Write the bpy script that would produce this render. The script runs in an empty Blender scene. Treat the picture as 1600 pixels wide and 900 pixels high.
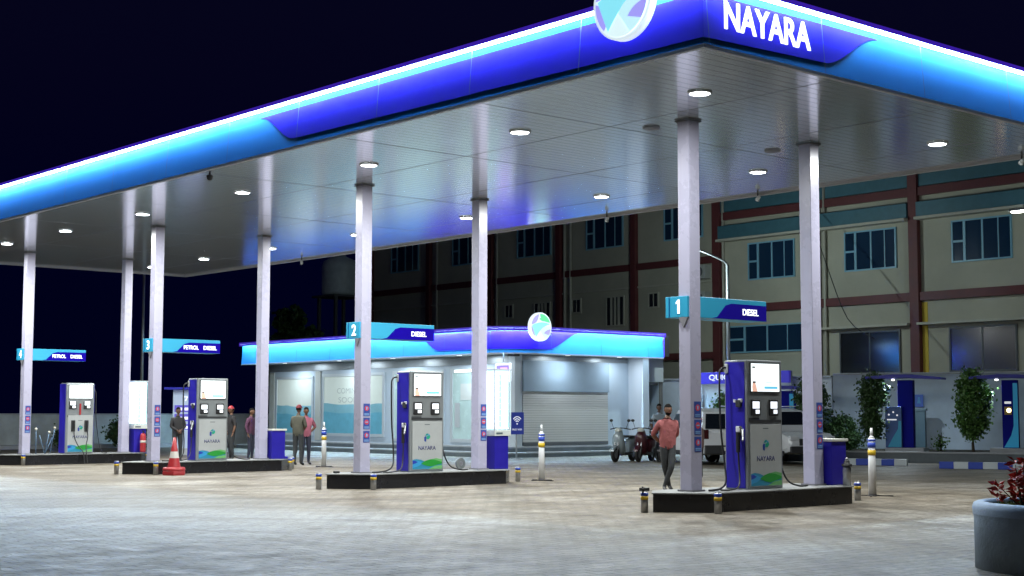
import bpy, bmesh, math, random
from mathutils import Vector, Matrix
random.seed(7)
sc = bpy.context.scene
COL = sc.collection
PI = math.pi
R = math.radians

# ------------------------------------------------------------------ camera
cam_d = bpy.data.cameras.new('camera')
cam = bpy.data.objects.new('camera', cam_d)
COL.objects.link(cam)
sc.camera = cam
cam_d.lens = 51.45
cam_d.sensor_width = 36
cam_d.clip_end = 2000
_yaw, _pitch, _roll = R(49.075), R(4.862), R(0.079)
_f = Vector((math.cos(_pitch)*math.cos(_yaw), math.cos(_pitch)*math.sin(_yaw), math.sin(_pitch)))
_r = _f.cross(Vector((0, 0, 1))).normalized()
_u = _r.cross(_f)
_r2 = _r*math.cos(_roll) + _u*math.sin(_roll)
_u2 = -_r*math.sin(_roll) + _u*math.cos(_roll)
M = Matrix((( _r2.x, _u2.x, -_f.x, -17.586), (_r2.y, _u2.y, -_f.y, -15.910), (_r2.z, _u2.z, -_f.z, 1.551), (0, 0, 0, 1)))
cam.matrix_world = M

# ------------------------------------------------------------------ world: night sky, after dusk
world = bpy.data.worlds.new('World')
sc.world = world
world.use_nodes = True
nt = world.node_tree
nt.nodes.clear()
wo = nt.nodes.new('ShaderNodeOutputWorld')
bg = nt.nodes.new('ShaderNodeBackground')
sky = nt.nodes.new('ShaderNodeTexSky')
sky.sky_type = 'NISHITA'
sky.sun_disc = False
sky.sun_elevation = R(-4)
sky.sun_rotation = R(200)
sky.air_density = 1.0
tint = nt.nodes.new('ShaderNodeMix'); tint.data_type = 'RGBA'; tint.blend_type = 'ADD'
tint.inputs['Factor'].default_value = 1.0
tint.inputs[7].default_value = (0.003, 0.006, 0.095, 1)
nt.links.new(sky.outputs[0], tint.inputs[6])
nt.links.new(tint.outputs[2], bg.inputs[0])
bg.inputs[1].default_value = 0.10
nt.links.new(bg.outputs[0], wo.inputs[0])

sc.view_settings.view_transform = 'Standard'
sc.view_settings.look = 'None'
sc.view_settings.exposure = 0.0
sc.view_settings.gamma = 1.0
sc.view_settings.use_curve_mapping = False
sc.cycles.use_denoising = True
sc.cycles.max_bounces = 6
sc.cycles.glossy_bounces = 3
sc.cycles.sample_clamp_indirect = 4.0
sc.cycles.sample_clamp_direct = 28.0
sc.cycles.caustics_reflective = False
sc.cycles.caustics_refractive = False

LAMP_W = 160.0
LED_FASCIA = 275.0

# ------------------------------------------------------------------ materials
MATS = {}
def mat(name, col, rough=0.6, metal=0.0, emit=None, es=0.0, spec=0.5, var=0.0, vscale=3.0, bump=0.0, bscale=40.0, coat=0.0, trans=0.0):
    if name in MATS: return MATS[name]
    m = bpy.data.materials.new(name); m.use_nodes = True
    n = m.node_tree; b = n.nodes['Principled BSDF']
    b.inputs['Base Color'].default_value = (*col, 1)
    b.inputs['Roughness'].default_value = rough
    b.inputs['Metallic'].default_value = metal
    b.inputs['Specular IOR Level'].default_value = spec
    if coat: b.inputs['Coat Weight'].default_value = coat
    if trans: b.inputs['Transmission Weight'].default_value = trans
    if emit:
        b.inputs['Emission Color'].default_value = (*emit, 1)
        b.inputs['Emission Strength'].default_value = es
    tc = None
    if var or bump:
        tc = n.nodes.new('ShaderNodeTexCoord')
    if var:
        no = n.nodes.new('ShaderNodeTexNoise'); no.inputs['Scale'].default_value = vscale
        no.inputs['Detail'].default_value = 6; no.inputs['Roughness'].default_value = 0.65
        n.links.new(tc.outputs['Object'], no.inputs['Vector'])
        rp = n.nodes.new('ShaderNodeValToRGB')
        rp.color_ramp.elements[0].position = 0.3; rp.color_ramp.elements[1].position = 0.7
        rp.color_ramp.elements[0].color = (*[c*(1-var) for c in col], 1)
        rp.color_ramp.elements[1].color = (*[min(1, c*(1+var*0.6)) for c in col], 1)
        n.links.new(no.outputs['Fac'], rp.inputs['Fac'])
        n.links.new(rp.outputs['Color'], b.inputs['Base Color'])
        mr = n.nodes.new('ShaderNodeMapRange')
        mr.inputs['To Min'].default_value = max(0.02, rough-0.12); mr.inputs['To Max'].default_value = min(1, rough+0.12)
        n.links.new(no.outputs['Fac'], mr.inputs['Value'])
        n.links.new(mr.outputs['Result'], b.inputs['Roughness'])
    if bump:
        nb = n.nodes.new('ShaderNodeTexNoise'); nb.inputs['Scale'].default_value = bscale; nb.inputs['Detail'].default_value = 4
        n.links.new(tc.outputs['Object'], nb.inputs['Vector'])
        bp = n.nodes.new('ShaderNodeBump'); bp.inputs['Strength'].default_value = bump; bp.inputs['Distance'].default_value = 0.02
        n.links.new(nb.outputs['Fac'], bp.inputs['Height'])
        n.links.new(bp.outputs['Normal'], b.inputs['Normal'])
    MATS[name] = m
    return m

WHITE = mat('white_paint', (0.74, 0.73, 0.80), 0.32, var=0.05, vscale=1.5)
PILLAR = mat('pillar_enamel', (0.47, 0.46, 0.60), 0.28, spec=0.5, var=0.04, vscale=2)
COLLAR = mat('collar_grey', (0.22, 0.22, 0.25), 0.5)
INDIGO = mat('indigo_enamel', (0.009, 0.0012, 0.33), 0.7, var=0.05, spec=0.05)
CYAN = mat('cyan_enamel', (0.0055, 0.112, 0.33), 0.7, var=0.05, spec=0.05)
CYAN2 = mat('cyan_sign', (0.03, 0.38, 0.62), 0.4)
BLUEBIN = mat('blue_plastic', (0.018, 0.012, 0.34), 0.4, var=0.12, vscale=4)
STEEL = mat('brushed_steel', (0.42, 0.43, 0.45), 0.35, metal=0.85, var=0.2, vscale=8)
SILVER = mat('silver_paint', (0.33, 0.36, 0.38), 0.35, metal=0.5, var=0.08, vscale=5)
SILVERP = mat('pale_panel', (0.50, 0.53, 0.54), 0.35, metal=0.2, var=0.06, vscale=4)
DKGREY = mat('dark_grey_plastic', (0.035, 0.038, 0.042), 0.45)
BLACK = mat('black_rubber', (0.012, 0.012, 0.014), 0.5)
SCREEN = mat('lit_screen', (0.8, 0.85, 0.85), 0.3, emit=(0.86, 0.97, 1.0), es=1.25)
SCREENB = mat('lit_meter', (0.8, 0.85, 0.9), 0.3, emit=(0.88, 0.93, 1.0), es=1.1)
LETTER = mat('lit_letter', (0.9, 0.9, 0.9), 0.4, emit=(0.95, 0.97, 1.0), es=1.5)
LETTER2 = mat('lit_small_letter', (0.9, 0.9, 0.9), 0.4, emit=(0.95, 0.97, 1.0), es=1.3)
LETTERD = mat('white_letter', (0.8, 0.8, 0.82), 0.5, emit=(0.9, 0.93, 1.0), es=0.55)
TXTBLUE = mat('blue_ink', (0.02, 0.03, 0.16), 0.5)
INK = mat('grey_ink', (0.10, 0.13, 0.15), 0.6)
TEAL = mat('teal_ink', (0.0, 0.28, 0.30), 0.4)
GREEN = mat('green_ink', (0.02, 0.30, 0.04), 0.4)
GREEN2 = mat('pale_green_ink', (0.16, 0.45, 0.16), 0.4)
SKYBLUE = mat('sky_blue_ink', (0.04, 0.32, 0.62), 0.4)
RED = mat('red_paint', (0.40, 0.028, 0.035), 0.4, var=0.15, vscale=10)
REDINK = mat('red_ink', (0.60, 0.06, 0.10), 0.5)
YELLOW = mat('yellow_tape', (0.62, 0.42, 0.02), 0.5)
BLUETAPE = mat('blue_tape', (0.02, 0.06, 0.42), 0.5)
ORANGE = mat('orange_tape', (0.75, 0.35, 0.03), 0.5)

def mix_node(n, blend='MIX', fac=0.5):
    x = n.nodes.new('ShaderNodeMix'); x.data_type = 'RGBA'; x.blend_type = blend; x.inputs['Factor'].default_value = fac
    return x

def ground_mat():
    m = bpy.data.materials.new('concrete_pavers'); m.use_nodes = True
    n = m.node_tree; L = n.links; b = n.nodes['Principled BSDF']
    tc = n.nodes.new('ShaderNodeTexCoord')
    mp = n.nodes.new('ShaderNodeMapping'); mp.inputs['Rotation'].default_value = (0, 0, R(4))
    L.new(tc.outputs['Object'], mp.inputs['Vector'])
    # joints of the interlocking pavers
    wob = n.nodes.new('ShaderNodeTexNoise'); wob.inputs['Scale'].default_value = 6
    L.new(mp.outputs[0], wob.inputs['Vector'])
    wmix = mix_node(n, 'LINEAR_LIGHT', 0.03)
    L.new(mp.outputs[0], wmix.inputs[6]); L.new(wob.outputs['Color'], wmix.inputs[7])
    br = n.nodes.new('ShaderNodeTexBrick')
    br.inputs['Scale'].default_value = 1.0; br.inputs['Brick Width'].default_value = 0.30; br.inputs['Row Height'].default_value = 0.20
    br.inputs['Mortar Size'].default_value = 0.013; br.inputs['Mortar Smooth'].default_value = 0.4; br.inputs['Bias'].default_value = 0
    br.inputs['Color1'].default_value = (0.82, 0.81, 0.80, 1); br.inputs['Color2'].default_value = (1.12, 1.12, 1.12, 1); br.inputs['Mortar'].default_value = (0.56, 0.54, 0.51, 1)
    L.new(wmix.outputs[2], br.inputs['Vector'])
    # broad stains
    n1 = n.nodes.new('ShaderNodeTexNoise'); n1.inputs['Scale'].default_value = 0.16; n1.inputs['Detail'].default_value = 7; n1.inputs['Roughness'].default_value = 0.62; n1.inputs['Distortion'].default_value = 0.8
    L.new(tc.outputs['Object'], n1.inputs['Vector'])
    r1 = n.nodes.new('ShaderNodeValToRGB')
    e = r1.color_ramp.elements
    e[0].position = 0.36; e[0].color = (0.215, 0.185, 0.145, 1)
    e[1].position = 0.60; e[1].color = (0.44, 0.42, 0.38, 1)
    x = e.new(0.48); x.color = (0.285, 0.255, 0.205, 1)
    L.new(n1.outputs['Fac'], r1.inputs['Fac'])
    # tyre-track streaks running along the lanes
    ms = n.nodes.new('ShaderNodeMapping'); ms.inputs['Scale'].default_value = (0.13, 1.5, 1); ms.inputs['Rotation'].default_value = (0, 0, R(-13))
    L.new(tc.outputs['Object'], ms.inputs['Vector'])
    n2 = n.nodes.new('ShaderNodeTexNoise'); n2.inputs['Scale'].default_value = 0.9; n2.inputs['Detail'].default_value = 5; n2.inputs['Distortion'].default_value = 0.4
    L.new(ms.outputs[0], n2.inputs['Vector'])
    r2 = n.nodes.new('ShaderNodeValToRGB')
    r2.color_ramp.elements[0].position = 0.36; r2.color_ramp.elements[0].color = (0.74, 0.71, 0.67, 1)
    r2.color_ramp.elements[1].position = 0.52; r2.color_ramp.elements[1].color = (1, 1, 1, 1)
    L.new(n2.outputs['Fac'], r2.inputs['Fac'])
    # curved tyre scuffs
    wv = n.nodes.new('ShaderNodeTexWave'); wv.wave_type = 'RINGS'; wv.rings_direction = 'Z'; wv.inputs['Scale'].default_value = 0.13; wv.inputs['Distortion'].default_value = 3.5; wv.inputs['Detail'].default_value = 4; wv.inputs['Detail Scale'].default_value = 0.5
    mo = n.nodes.new('ShaderNodeMapping'); mo.inputs['Location'].default_value = (14, 3, 0)
    L.new(tc.outputs['Object'], mo.inputs['Vector']); L.new(mo.outputs[0], wv.inputs['Vector'])
    r4 = n.nodes.new('ShaderNodeValToRGB')
    r4.color_ramp.elements[0].position = 0.0; r4.color_ramp.elements[0].color = (0.66, 0.63, 0.60, 1)
    r4.color_ramp.elements[1].position = 0.16; r4.color_ramp.elements[1].color = (1, 1, 1, 1)
    L.new(wv.outputs['Fac'], r4.inputs['Fac'])
    # fine grime
    n3 = n.nodes.new('ShaderNodeTexNoise'); n3.inputs['Scale'].default_value = 2.2; n3.inputs['Detail'].default_value = 9; n3.inputs['Roughness'].default_value = 0.7
    L.new(tc.outputs['Object'], n3.inputs['Vector'])
    r3 = n.nodes.new('ShaderNodeValToRGB')
    r3.color_ramp.elements[0].position = 0.34; r3.color_ramp.elements[0].color = (0.52, 0.49, 0.45, 1)
    r3.color_ramp.elements[1].position = 0.62; r3.color_ramp.elements[1].color = (1.05, 1.05, 1.05, 1)
    L.new(n3.outputs['Fac'], r3.inputs['Fac'])
    a = mix_node(n, 'MULTIPLY', 1.0); L.new(r1.outputs[0], a.inputs[6]); L.new(r2.outputs[0], a.inputs[7])
    a2 = mix_node(n, 'MULTIPLY', 0.8); L.new(a.outputs[2], a2.inputs[6]); L.new(r4.outputs[0], a2.inputs[7])
    c = mix_node(n, 'MULTIPLY', 1.0); L.new(a2.outputs[2], c.inputs[6]); L.new(r3.outputs[0], c.inputs[7])
    d = mix_node(n, 'MULTIPLY', 1.0); L.new(c.outputs[2], d.inputs[6]); L.new(br.outputs['Color'], d.inputs[7])
    n5 = n.nodes.new('ShaderNodeTexNoise'); n5.inputs['Scale'].default_value = 11; n5.inputs['Detail'].default_value = 6; n5.inputs['Roughness'].default_value = 0.75
    L.new(tc.outputs['Object'], n5.inputs['Vector'])
    r5 = n.nodes.new('ShaderNodeValToRGB')
    r5.color_ramp.elements[0].position = 0.36; r5.color_ramp.elements[0].color = (0.62, 0.60, 0.57, 1)
    r5.color_ramp.elements[1].position = 0.56; r5.color_ramp.elements[1].color = (1.08, 1.08, 1.08, 1)
    L.new(n5.outputs['Fac'], r5.inputs['Fac'])
    d3 = mix_node(n, 'MULTIPLY', 1.0); L.new(d.outputs[2], d3.inputs[6]); L.new(r5.outputs[0], d3.inputs[7])
    # oil and drip spots
    vo = n.nodes.new('ShaderNodeTexVoronoi'); vo.inputs['Scale'].default_value = 0.9
    L.new(wmix.outputs[2], vo.inputs['Vector'])
    r6 = n.nodes.new('ShaderNodeValToRGB')
    r6.color_ramp.elements[0].position = 0.07; r6.color_ramp.elements[0].color = (0.45, 0.42, 0.38, 1)
    r6.color_ramp.elements[1].position = 0.17; r6.color_ramp.elements[1].color = (1, 1, 1, 1)
    L.new(vo.outputs['Distance'], r6.inputs['Fac'])
    d4 = mix_node(n, 'MULTIPLY', 0.75); L.new(d3.outputs[2], d4.inputs[6]); L.new(r6.outputs[0], d4.inputs[7])
    L.new(d4.outputs[2], b.inputs['Base Color'])
    mr = n.nodes.new('ShaderNodeMapRange'); mr.inputs['From Min'].default_value = 0.3; mr.inputs['From Max'].default_value = 0.7
    mr.inputs['To Min'].default_value = 0.42; mr.inputs['To Max'].default_value = 0.75
    L.new(n3.outputs['Fac'], mr.inputs['Value']); L.new(mr.outputs[0], b.inputs['Roughness'])
    bp = n.nodes.new('ShaderNodeBump'); bp.inputs['Strength'].default_value = 0.8; bp.inputs['Distance'].default_value = 0.015
    ad = n.nodes.new('ShaderNodeMath'); ad.operation = 'MULTIPLY_ADD'; ad.inputs[1].default_value = 0.5
    L.new(n3.outputs['Fac'], ad.inputs[0]); L.new(br.outputs['Fac'], ad.inputs[2])
    iv = n.nodes.new('ShaderNodeMath'); iv.operation = 'MULTIPLY'; iv.inputs[1].default_value = -1
    L.new(br.outputs['Fac'], iv.inputs[0])
    L.new(iv.outputs[0], ad.inputs[2])
    L.new(ad.outputs[0], bp.inputs['Height']); L.new(bp.outputs[0], b.inputs['Normal'])
    return m

def slat_mat(name, col, period, axis, rough, metal, strength=0.6, dist=0.01, spec=0.5, var=0.04):
    """painted metal sheet with a groove every `period` metres across `axis`"""
    m = bpy.data.materials.new(name); m.use_nodes = True
    n = m.node_tree; L = n.links; b = n.nodes['Principled BSDF']
    b.inputs['Roughness'].default_value = rough; b.inputs['Metallic'].default_value = metal
    b.inputs['Specular IOR Level'].default_value = spec
    tc = n.nodes.new('ShaderNodeTexCoord'); sp = n.nodes.new('ShaderNodeSeparateXYZ')
    L.new(tc.outputs['Object'], sp.inputs[0])
    mu = n.nodes.new('ShaderNodeMath'); mu.operation = 'DIVIDE'; mu.inputs[1].default_value = period
    L.new(sp.outputs['XYZ'.index(axis)], mu.inputs[0])
    fr = n.nodes.new('ShaderNodeMath'); fr.operation = 'FRACT'; L.new(mu.outputs[0], fr.inputs[0])
    pp = n.nodes.new('ShaderNodeMath'); pp.operation = 'PINGPONG'; pp.inputs[1].default_value = 0.5; L.new(fr.outputs[0], pp.inputs[0])
    rp = n.nodes.new('ShaderNodeValToRGB'); rp.color_ramp.elements[0].position = 0.0; rp.color_ramp.elements[1].position = 0.09
    L.new(pp.outputs[0], rp.inputs['Fac'])
    no = n.nodes.new('ShaderNodeTexNoise'); no.inputs['Scale'].default_value = 0.7; no.inputs['Detail'].default_value = 5
    L.new(tc.outputs['Object'], no.inputs['Vector'])
    r3 = n.nodes.new('ShaderNodeValToRGB')
    r3.color_ramp.elements[0].position = 0.3; r3.color_ramp.elements[1].position = 0.7
    r3.color_ramp.elements[0].color = (*[c*(1-var) for c in col], 1); r3.color_ramp.elements[1].color = (*[c*(1+var) for c in col], 1)
    L.new(no.outputs['Fac'], r3.inputs['Fac'])
    mx = mix_node(n, 'MIX'); mx.inputs[6].default_value = (*[c*0.25 for c in col], 1)
    L.new(rp.outputs[0], mx.inputs['Factor']); L.new(r3.outputs[0], mx.inputs[7])
    L.new(mx.outputs[2], b.inputs['Base Color'])
    bp = n.nodes.new('ShaderNodeBump'); bp.inputs['Strength'].default_value = strength; bp.inputs['Distance'].default_value = dist
    L.new(rp.outputs[0], bp.inputs['Height']); L.new(bp.outputs[0], b.inputs['Normal'])
    return m

SOFFIT = slat_mat('soffit_slats', (0.84, 0.88, 0.93), 0.20, 'Y', 0.14, 0.72, 0.12, 0.004)
SHUTTER = slat_mat('roller_shutter', (0.60, 0.60, 0.58), 0.085, 'Z', 0.45, 0.15, 0.8, 0.015)
GROUND = ground_mat()
BLACKTILE = mat('black_granite', (0.010, 0.011, 0.015), 0.25, var=0.3, vscale=6)
SLAB = mat('grey_concrete', (0.27, 0.28, 0.28), 0.6, var=0.2, vscale=5, bump=0.2)
KERBC = mat('pale_concrete', (0.42, 0.45, 0.48), 0.6, var=0.15, vscale=3, bump=0.2)
RISER = mat('grey_riser', (0.13, 0.16, 0.18), 0.6, var=0.2, vscale=3)
WALLP = mat('boundary_plaster', (0.52, 0.62, 0.72), 0.8, var=0.16, vscale=0.8, bump=0.2)
WALLL = mat('left_wall_plaster', (0.52, 0.58, 0.58), 0.8, var=0.25, vscale=1.2, bump=0.2)
CREAM = mat('cream_render', (0.42, 0.41, 0.33), 0.85, var=0.16, vscale=0.35, bump=0.1, bscale=10)
CREAMT = mat('cream_trim', (0.46, 0.45, 0.38), 0.8, var=0.1)
MAROON = mat('maroon_paint', (0.12, 0.03, 0.032), 0.6, var=0.2)
TEALROOF = mat('teal_sheet', (0.055, 0.15, 0.19), 0.5, var=0.15)
WGLASS = mat('dark_window', (0.012, 0.035, 0.075), 0.12, spec=0.8, var=0.2, vscale=0.5)
WGLASS2 = mat('black_window', (0.018, 0.020, 0.024), 0.15, spec=0.8)
WFRAME = mat('pale_blue_frame', (0.20, 0.42, 0.55), 0.4)
DFRAME = mat('dark_frame', (0.10, 0.11, 0.12), 0.5)
STOREWALL = mat('store_panel', (0.52, 0.62, 0.72), 0.4, var=0.06, vscale=1)
STOREBOX = mat('shutter_hood', (0.30, 0.39, 0.48), 0.4, var=0.05)
ALU = mat('aluminium_frame', (0.66, 0.73, 0.78), 0.35, metal=0.3)
FILM = mat('cream_film', (0.52, 0.57, 0.53), 0.5, emit=(0.8, 0.95, 0.9), es=0.2, var=0.05)  # emission added to brighten the film, standing in for interior light
FILMT = mat('teal_film', (0.24, 0.47, 0.56), 0.5, emit=(0.1, 0.6, 0.8), es=0.06, var=0.15, vscale=1.5)
DOORGL = mat('frosted_door', (0.36, 0.50, 0.52), 0.25, emit=(0.7, 0.95, 0.9), es=0.2, var=0.1)
BROWNF = mat('door_frame', (0.16, 0.15, 0.14), 0.6)
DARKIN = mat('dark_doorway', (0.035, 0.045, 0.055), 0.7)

# ------------------------------------------------------------------ mesh helpers
class MB:
    def __init__(s): s.bm = bmesh.new()
    def box(s, a, b, bev=0.0, mi=0):
        x0, y0, z0 = a; x1, y1, z1 = b
        co = [(x0,y0,z0),(x1,y0,z0),(x1,y1,z0),(x0,y1,z0),(x0,y0,z1),(x1,y0,z1),(x1,y1,z1),(x0,y1,z1)]
        t = bmesh.new()
        v = [t.verts.new(c) for c in co]
        for f in ((0,3,2,1),(4,5,6,7),(0,1,5,4),(1,2,6,5),(2,3,7,6),(3,0,4,7)): t.faces.new([v[i] for i in f])
        if bev:
            bmesh.ops.bevel(t, geom=list(t.edges), offset=bev, segments=2, affect='EDGES', profile=0.5)
        s._merge(t, mi); return s
    def _merge(s, t, mi=0, mx=None):
        if mx: bmesh.ops.transform(t, matrix=mx, verts=t.verts)
        m = bpy.data.meshes.new('tmp'); 
        for f in t.faces: f.material_index = mi
        t.to_mesh(m); t.free(); s.bm.from_mesh(m); bpy.data.meshes.remove(m)
    def cyl(s, p, q, r, r2=None, n=16, mi=0, smooth=True):
        if r2 is None: r2 = r
        p = Vector(p); q = Vector(q); d = q-p
        t = bmesh.new()
        bmesh.ops.create_cone(t, cap_ends=True, segments=n, radius1=r, radius2=r2, depth=d.length)
        for f in t.faces: f.smooth = smooth and len(f.verts) == 4
        mx = Matrix.Translation((p+q)/2) @ d.to_track_quat('Z', 'Y').to_matrix().to_4x4()
        s._merge(t, mi, mx); return s
    def ball(s, c, r, n=12, mi=0, mx=None):
        if not hasattr(r, '__len__'): r = (r, r, r)
        t = bmesh.new(); bmesh.ops.create_uvsphere(t, u_segments=n*2, v_segments=n, radius=1)
        for f in t.faces: f.smooth = True
        m = Matrix.Translation(c) @ (mx or Matrix.Identity(4)) @ Matrix.Diagonal((*r, 1))
        s._merge(t, mi, m); return s
    def tube(s, pts, r, n=8, mi=0, sub=4):
        P = [Vector(p) for p in pts]
        if sub > 1 and len(P) > 2:
            Q = []
            for i in range(len(P)-1):
                p0 = P[max(i-1, 0)]; p1 = P[i]; p2 = P[i+1]; p3 = P[min(i+2, len(P)-1)]
                for k in range(sub):
                    t = k/sub
                    Q.append(0.5*((2*p1)+(p2-p0)*t+(2*p0-5*p1+4*p2-p3)*t*t+(3*p1-p0-3*p2+p3)*t**3))
            Q.append(P[-1]); P = Q
        rad = r if hasattr(r, '__len__') else None
        rings = []; prev = None
        for i, p in enumerate(P):
            d = (P[min(i+1, len(P)-1)]-P[max(i-1, 0)])
            if d.length < 1e-9: d = Vector((0, 0, 1))
            d.normalize()
            if prev is None:
                a = d.orthogonal().normalized()
            else:
                a = (prev - d*prev.dot(d))
                a = a.normalized() if a.length > 1e-6 else d.orthogonal().normalized()
            prev = a; b = d.cross(a)
            rr = r if rad is None else rad[0]+(rad[1]-rad[0])*i/(len(P)-1)
            rings.append([s.bm.verts.new(p+a*rr*math.cos(2*PI*k/n)+b*rr*math.sin(2*PI*k/n)) for k in range(n)])
        for i in range(len(rings)-1):
            for k in range(n):
                f = s.bm.faces.new((rings[i][k], rings[i][(k+1)%n], rings[i+1][(k+1)%n], rings[i+1][k])); f.smooth = True; f.material_index = mi
        for rg, rev in ((rings[0], True), (rings[-1], False)):
            f = s.bm.faces.new(list(reversed(rg)) if rev else rg); f.material_index = mi
        return s
    def prism(s, poly, o, ux, uy, thick, mi=0, bev=0.0):
        """2-D outline extruded `thick` along ux x uy"""
        o = Vector(o); ux = Vector(ux); uy = Vector(uy); nn = ux.cross(uy).normalized()
        t = bmesh.new()
        A = [t.verts.new(o+ux*a+uy*b) for a, b in poly]
        B = [t.verts.new(o+ux*a+uy*b+nn*thick) for a, b in poly]
        t.faces.new(list(reversed(A))); t.faces.new(B)
        k = len(poly)
        for i in range(k): t.faces.new((A[i], A[(i+1)%k], B[(i+1)%k], B[i]))
        if bev: bmesh.ops.bevel(t, geom=list(t.edges), offset=bev, segments=2, affect='EDGES', profile=0.5)
        bmesh.ops.recalc_face_normals(t, faces=t.faces)
        s._merge(t, mi); return s
    def quad(s, pts, mi=0, smooth=False):
        f = s.bm.faces.new([s.bm.verts.new(p) for p in pts]); f.material_index = mi; f.smooth = smooth; return s
    def lathe(s, prof, c=(0,0,0), n=32, mi=0, smooth=True):
        c = Vector(c); rings = []
        for r, z in prof:
            rings.append([s.bm.verts.new(c+Vector((max(r, 1e-4)*math.cos(2*PI*k/n), max(r, 1e-4)*math.sin(2*PI*k/n), z))) for k in range(n)])
        for i in range(len(rings)-1):
            for k in range(n):
                f = s.bm.faces.new((rings[i][k], rings[i][(k+1)%n], rings[i+1][(k+1)%n], rings[i+1][k])); f.smooth = smooth; f.material_index = mi
        return s
    def build(s, name, mats, parent=None, loc=None, rz=0, label=None):
        me = bpy.data.meshes.new(name); s.bm.to_mesh(me); s.bm.free()
        for m in (mats if isinstance(mats, (list, tuple)) else [mats]): me.materials.append(m)
        o = bpy.data.objects.new(name, me); COL.objects.link(o)
        if parent: o.parent = parent
        if loc: o.location = loc
        if rz: o.rotation_euler.z = rz
        if label: o['label'] = label
        return o

def tag(o, label, cat, group=None):
    o['label'] = label; o['category'] = cat
    if group: o['group'] = group
    return o
def thing(name, label, cat, loc=(0,0,0), rz=0, group=None):
    o = bpy.data.objects.new(name, None); COL.objects.link(o); o.location = loc; o.rotation_euler.z = rz
    o.empty_display_size = 0.2
    return tag(o, label, cat, group)
def struct(o): o['kind'] = 'structure'; return o
def copy_tree(o, parent=None):
    c = o.copy(); COL.objects.link(c); c.parent = parent
    for ch in list(o.children): copy_tree(ch, c)
    return c

def text(name, s, o, ux, nrm, h, mats, parent=None, width=None, th=0.01, bold=0.0, align='CENTER', shear=0.0):
    """raised letters: o = centre of the line at half height, h = cap height"""
    cu = bpy.data.curves.new('t', 'FONT'); cu.body = s; cu.size = 1; cu.offset = bold; cu.extrude = 0.0; cu.shear = shear
    to = bpy.data.objects.new('t', cu); COL.objects.link(to)
    dg = bpy.context.evaluated_depsgraph_get()
    me = bpy.data.meshes.new_from_object(to.evaluated_get(dg))
    bpy.data.objects.remove(to); bpy.data.curves.remove(cu)
    xs = [v.co.x for v in me.vertices]; ys = [v.co.y for v in me.vertices]
    x0, x1, y0, y1 = min(xs), max(xs), min(ys), max(ys)
    sy = h/(y1-y0); sx = sy if width is None else width/(x1-x0)
    ux = Vector(ux).normalized(); nrm = Vector(nrm).normalized(); uy = nrm.cross(ux)
    o = Vector(o)
    bm = bmesh.new(); bm.from_mesh(me); bpy.data.meshes.remove(me)
    for v in bm.verts:
        a = (v.co.x-(x0+x1)/2)*sx; b = (v.co.y-(y0+y1)/2)*sy
        v.co = o+ux*a+uy*b
    ex = bmesh.ops.extrude_face_region(bm, geom=list(bm.faces))
    bmesh.ops.translate(bm, vec=nrm*th, verts=[g for g in ex['geom'] if isinstance(g, bmesh.types.BMVert)])
    bmesh.ops.recalc_face_normals(bm, faces=bm.faces)
    m = MB(); m.bm.free(); m.bm = bm
    return m.build(name, mats, parent)

# ------------------------------------------------------------------ ground and kerbs
g = MB()
N = 40
g.quad([(-400,-400,0),(400,-400,0),(400,400,0),(-400,400,0)])
struct(g.build('ground', GROUND))

g = MB(); g.box((15,22,0),(24.4,39.8,.18)); g.box((15.55,22.55,.18),(24.4,39.6,.36))
o = g.build('store_step', [KERBC]); struct(o)
g = MB()
for (x0,y0,x1,y1,z0,z1) in ((14.996,22.03,15.0,39.8,0.0,.135),(15.546,22.6,15.55,39.6,.181,.315)):
    g.box((x0-.004,y0,z0),(x0,y1,z1))
for (x0,x1,y,z0,z1) in ((15.0,24.4,22.0,0,.135),(15.55,24.4,22.55,.181,.315)):
    g.box((x0,y-.004,z0),(x1,y,z1))
struct(g.build('step_riser', RISER))

# raised planting bed before the right-hand wall
KA, KB = Vector((20.2,14.6)), Vector((24.6,4.8))
WA, WB = Vector((24.65,15.6)), Vector((29.3,5.3))
g = MB(); g.prism([tuple(KA), tuple(KB), tuple(WB), tuple(WA)], (0,0,0), (1,0,0), (0,1,0), .30)
bed = struct(g.build('planting_bed', [RISER]))
d = (KB-KA).normalized(); nn = Vector((-d.y, d.x))
if nn.dot(WA-KA) < 0: nn = -nn
g = MB(); g.prism([tuple(KA-nn*.04), tuple(KB-nn*.04), tuple(KB+nn*.20), tuple(KA+nn*.20)], (0,0,.30), (1,0,0), (0,1,0), .05, bev=.008)
struct(g.build('bed_kerb', KERBC))
g = MB(); g.prism([tuple(KA+nn*.22), tuple(KB+nn*.22), tuple(WB), tuple(WA)], (0,0,.302), (1,0,0), (0,1,0), .02)
struct(g.build('bed_soil', mat('soil', (.05,.045,.035), .95, var=.4, bump=.6)))

# ------------------------------------------------------------------ fascia builder
LEDM = mat('led_strip', (0.8,0.9,1), 0.4, emit=(0.44,0.71,1.0), es=LED_FASCIA)
LIP_GLOW = mat('fascia_lip', (0.10, 0.06, 0.55), 0.4, emit=(.10,.03,.9), es=.35)  # violet emission stands in for the glow above the light strip
TRIM = mat('soffit_trim', (0.50, 0.50, 0.52), 0.4)
def path_tools(pts):
    P = [Vector(p) for p in pts]; S = [0]
    for a, b in zip(P, P[1:]): S.append(S[-1]+(b-a).length)
    nr = []
    for i in range(len(P)):
        ns = []
        if i > 0: dd = (P[i]-P[i-1]).normalized(); ns.append(Vector((dd.y, -dd.x)))
        if i < len(P)-1: dd = (P[i+1]-P[i]).normalized(); ns.append(Vector((dd.y, -dd.x)))
        v = sum(ns, Vector((0,0)))/len(ns); v = v/ (v.length**2)
        nr.append(v)
    return P, S, nr
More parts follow.
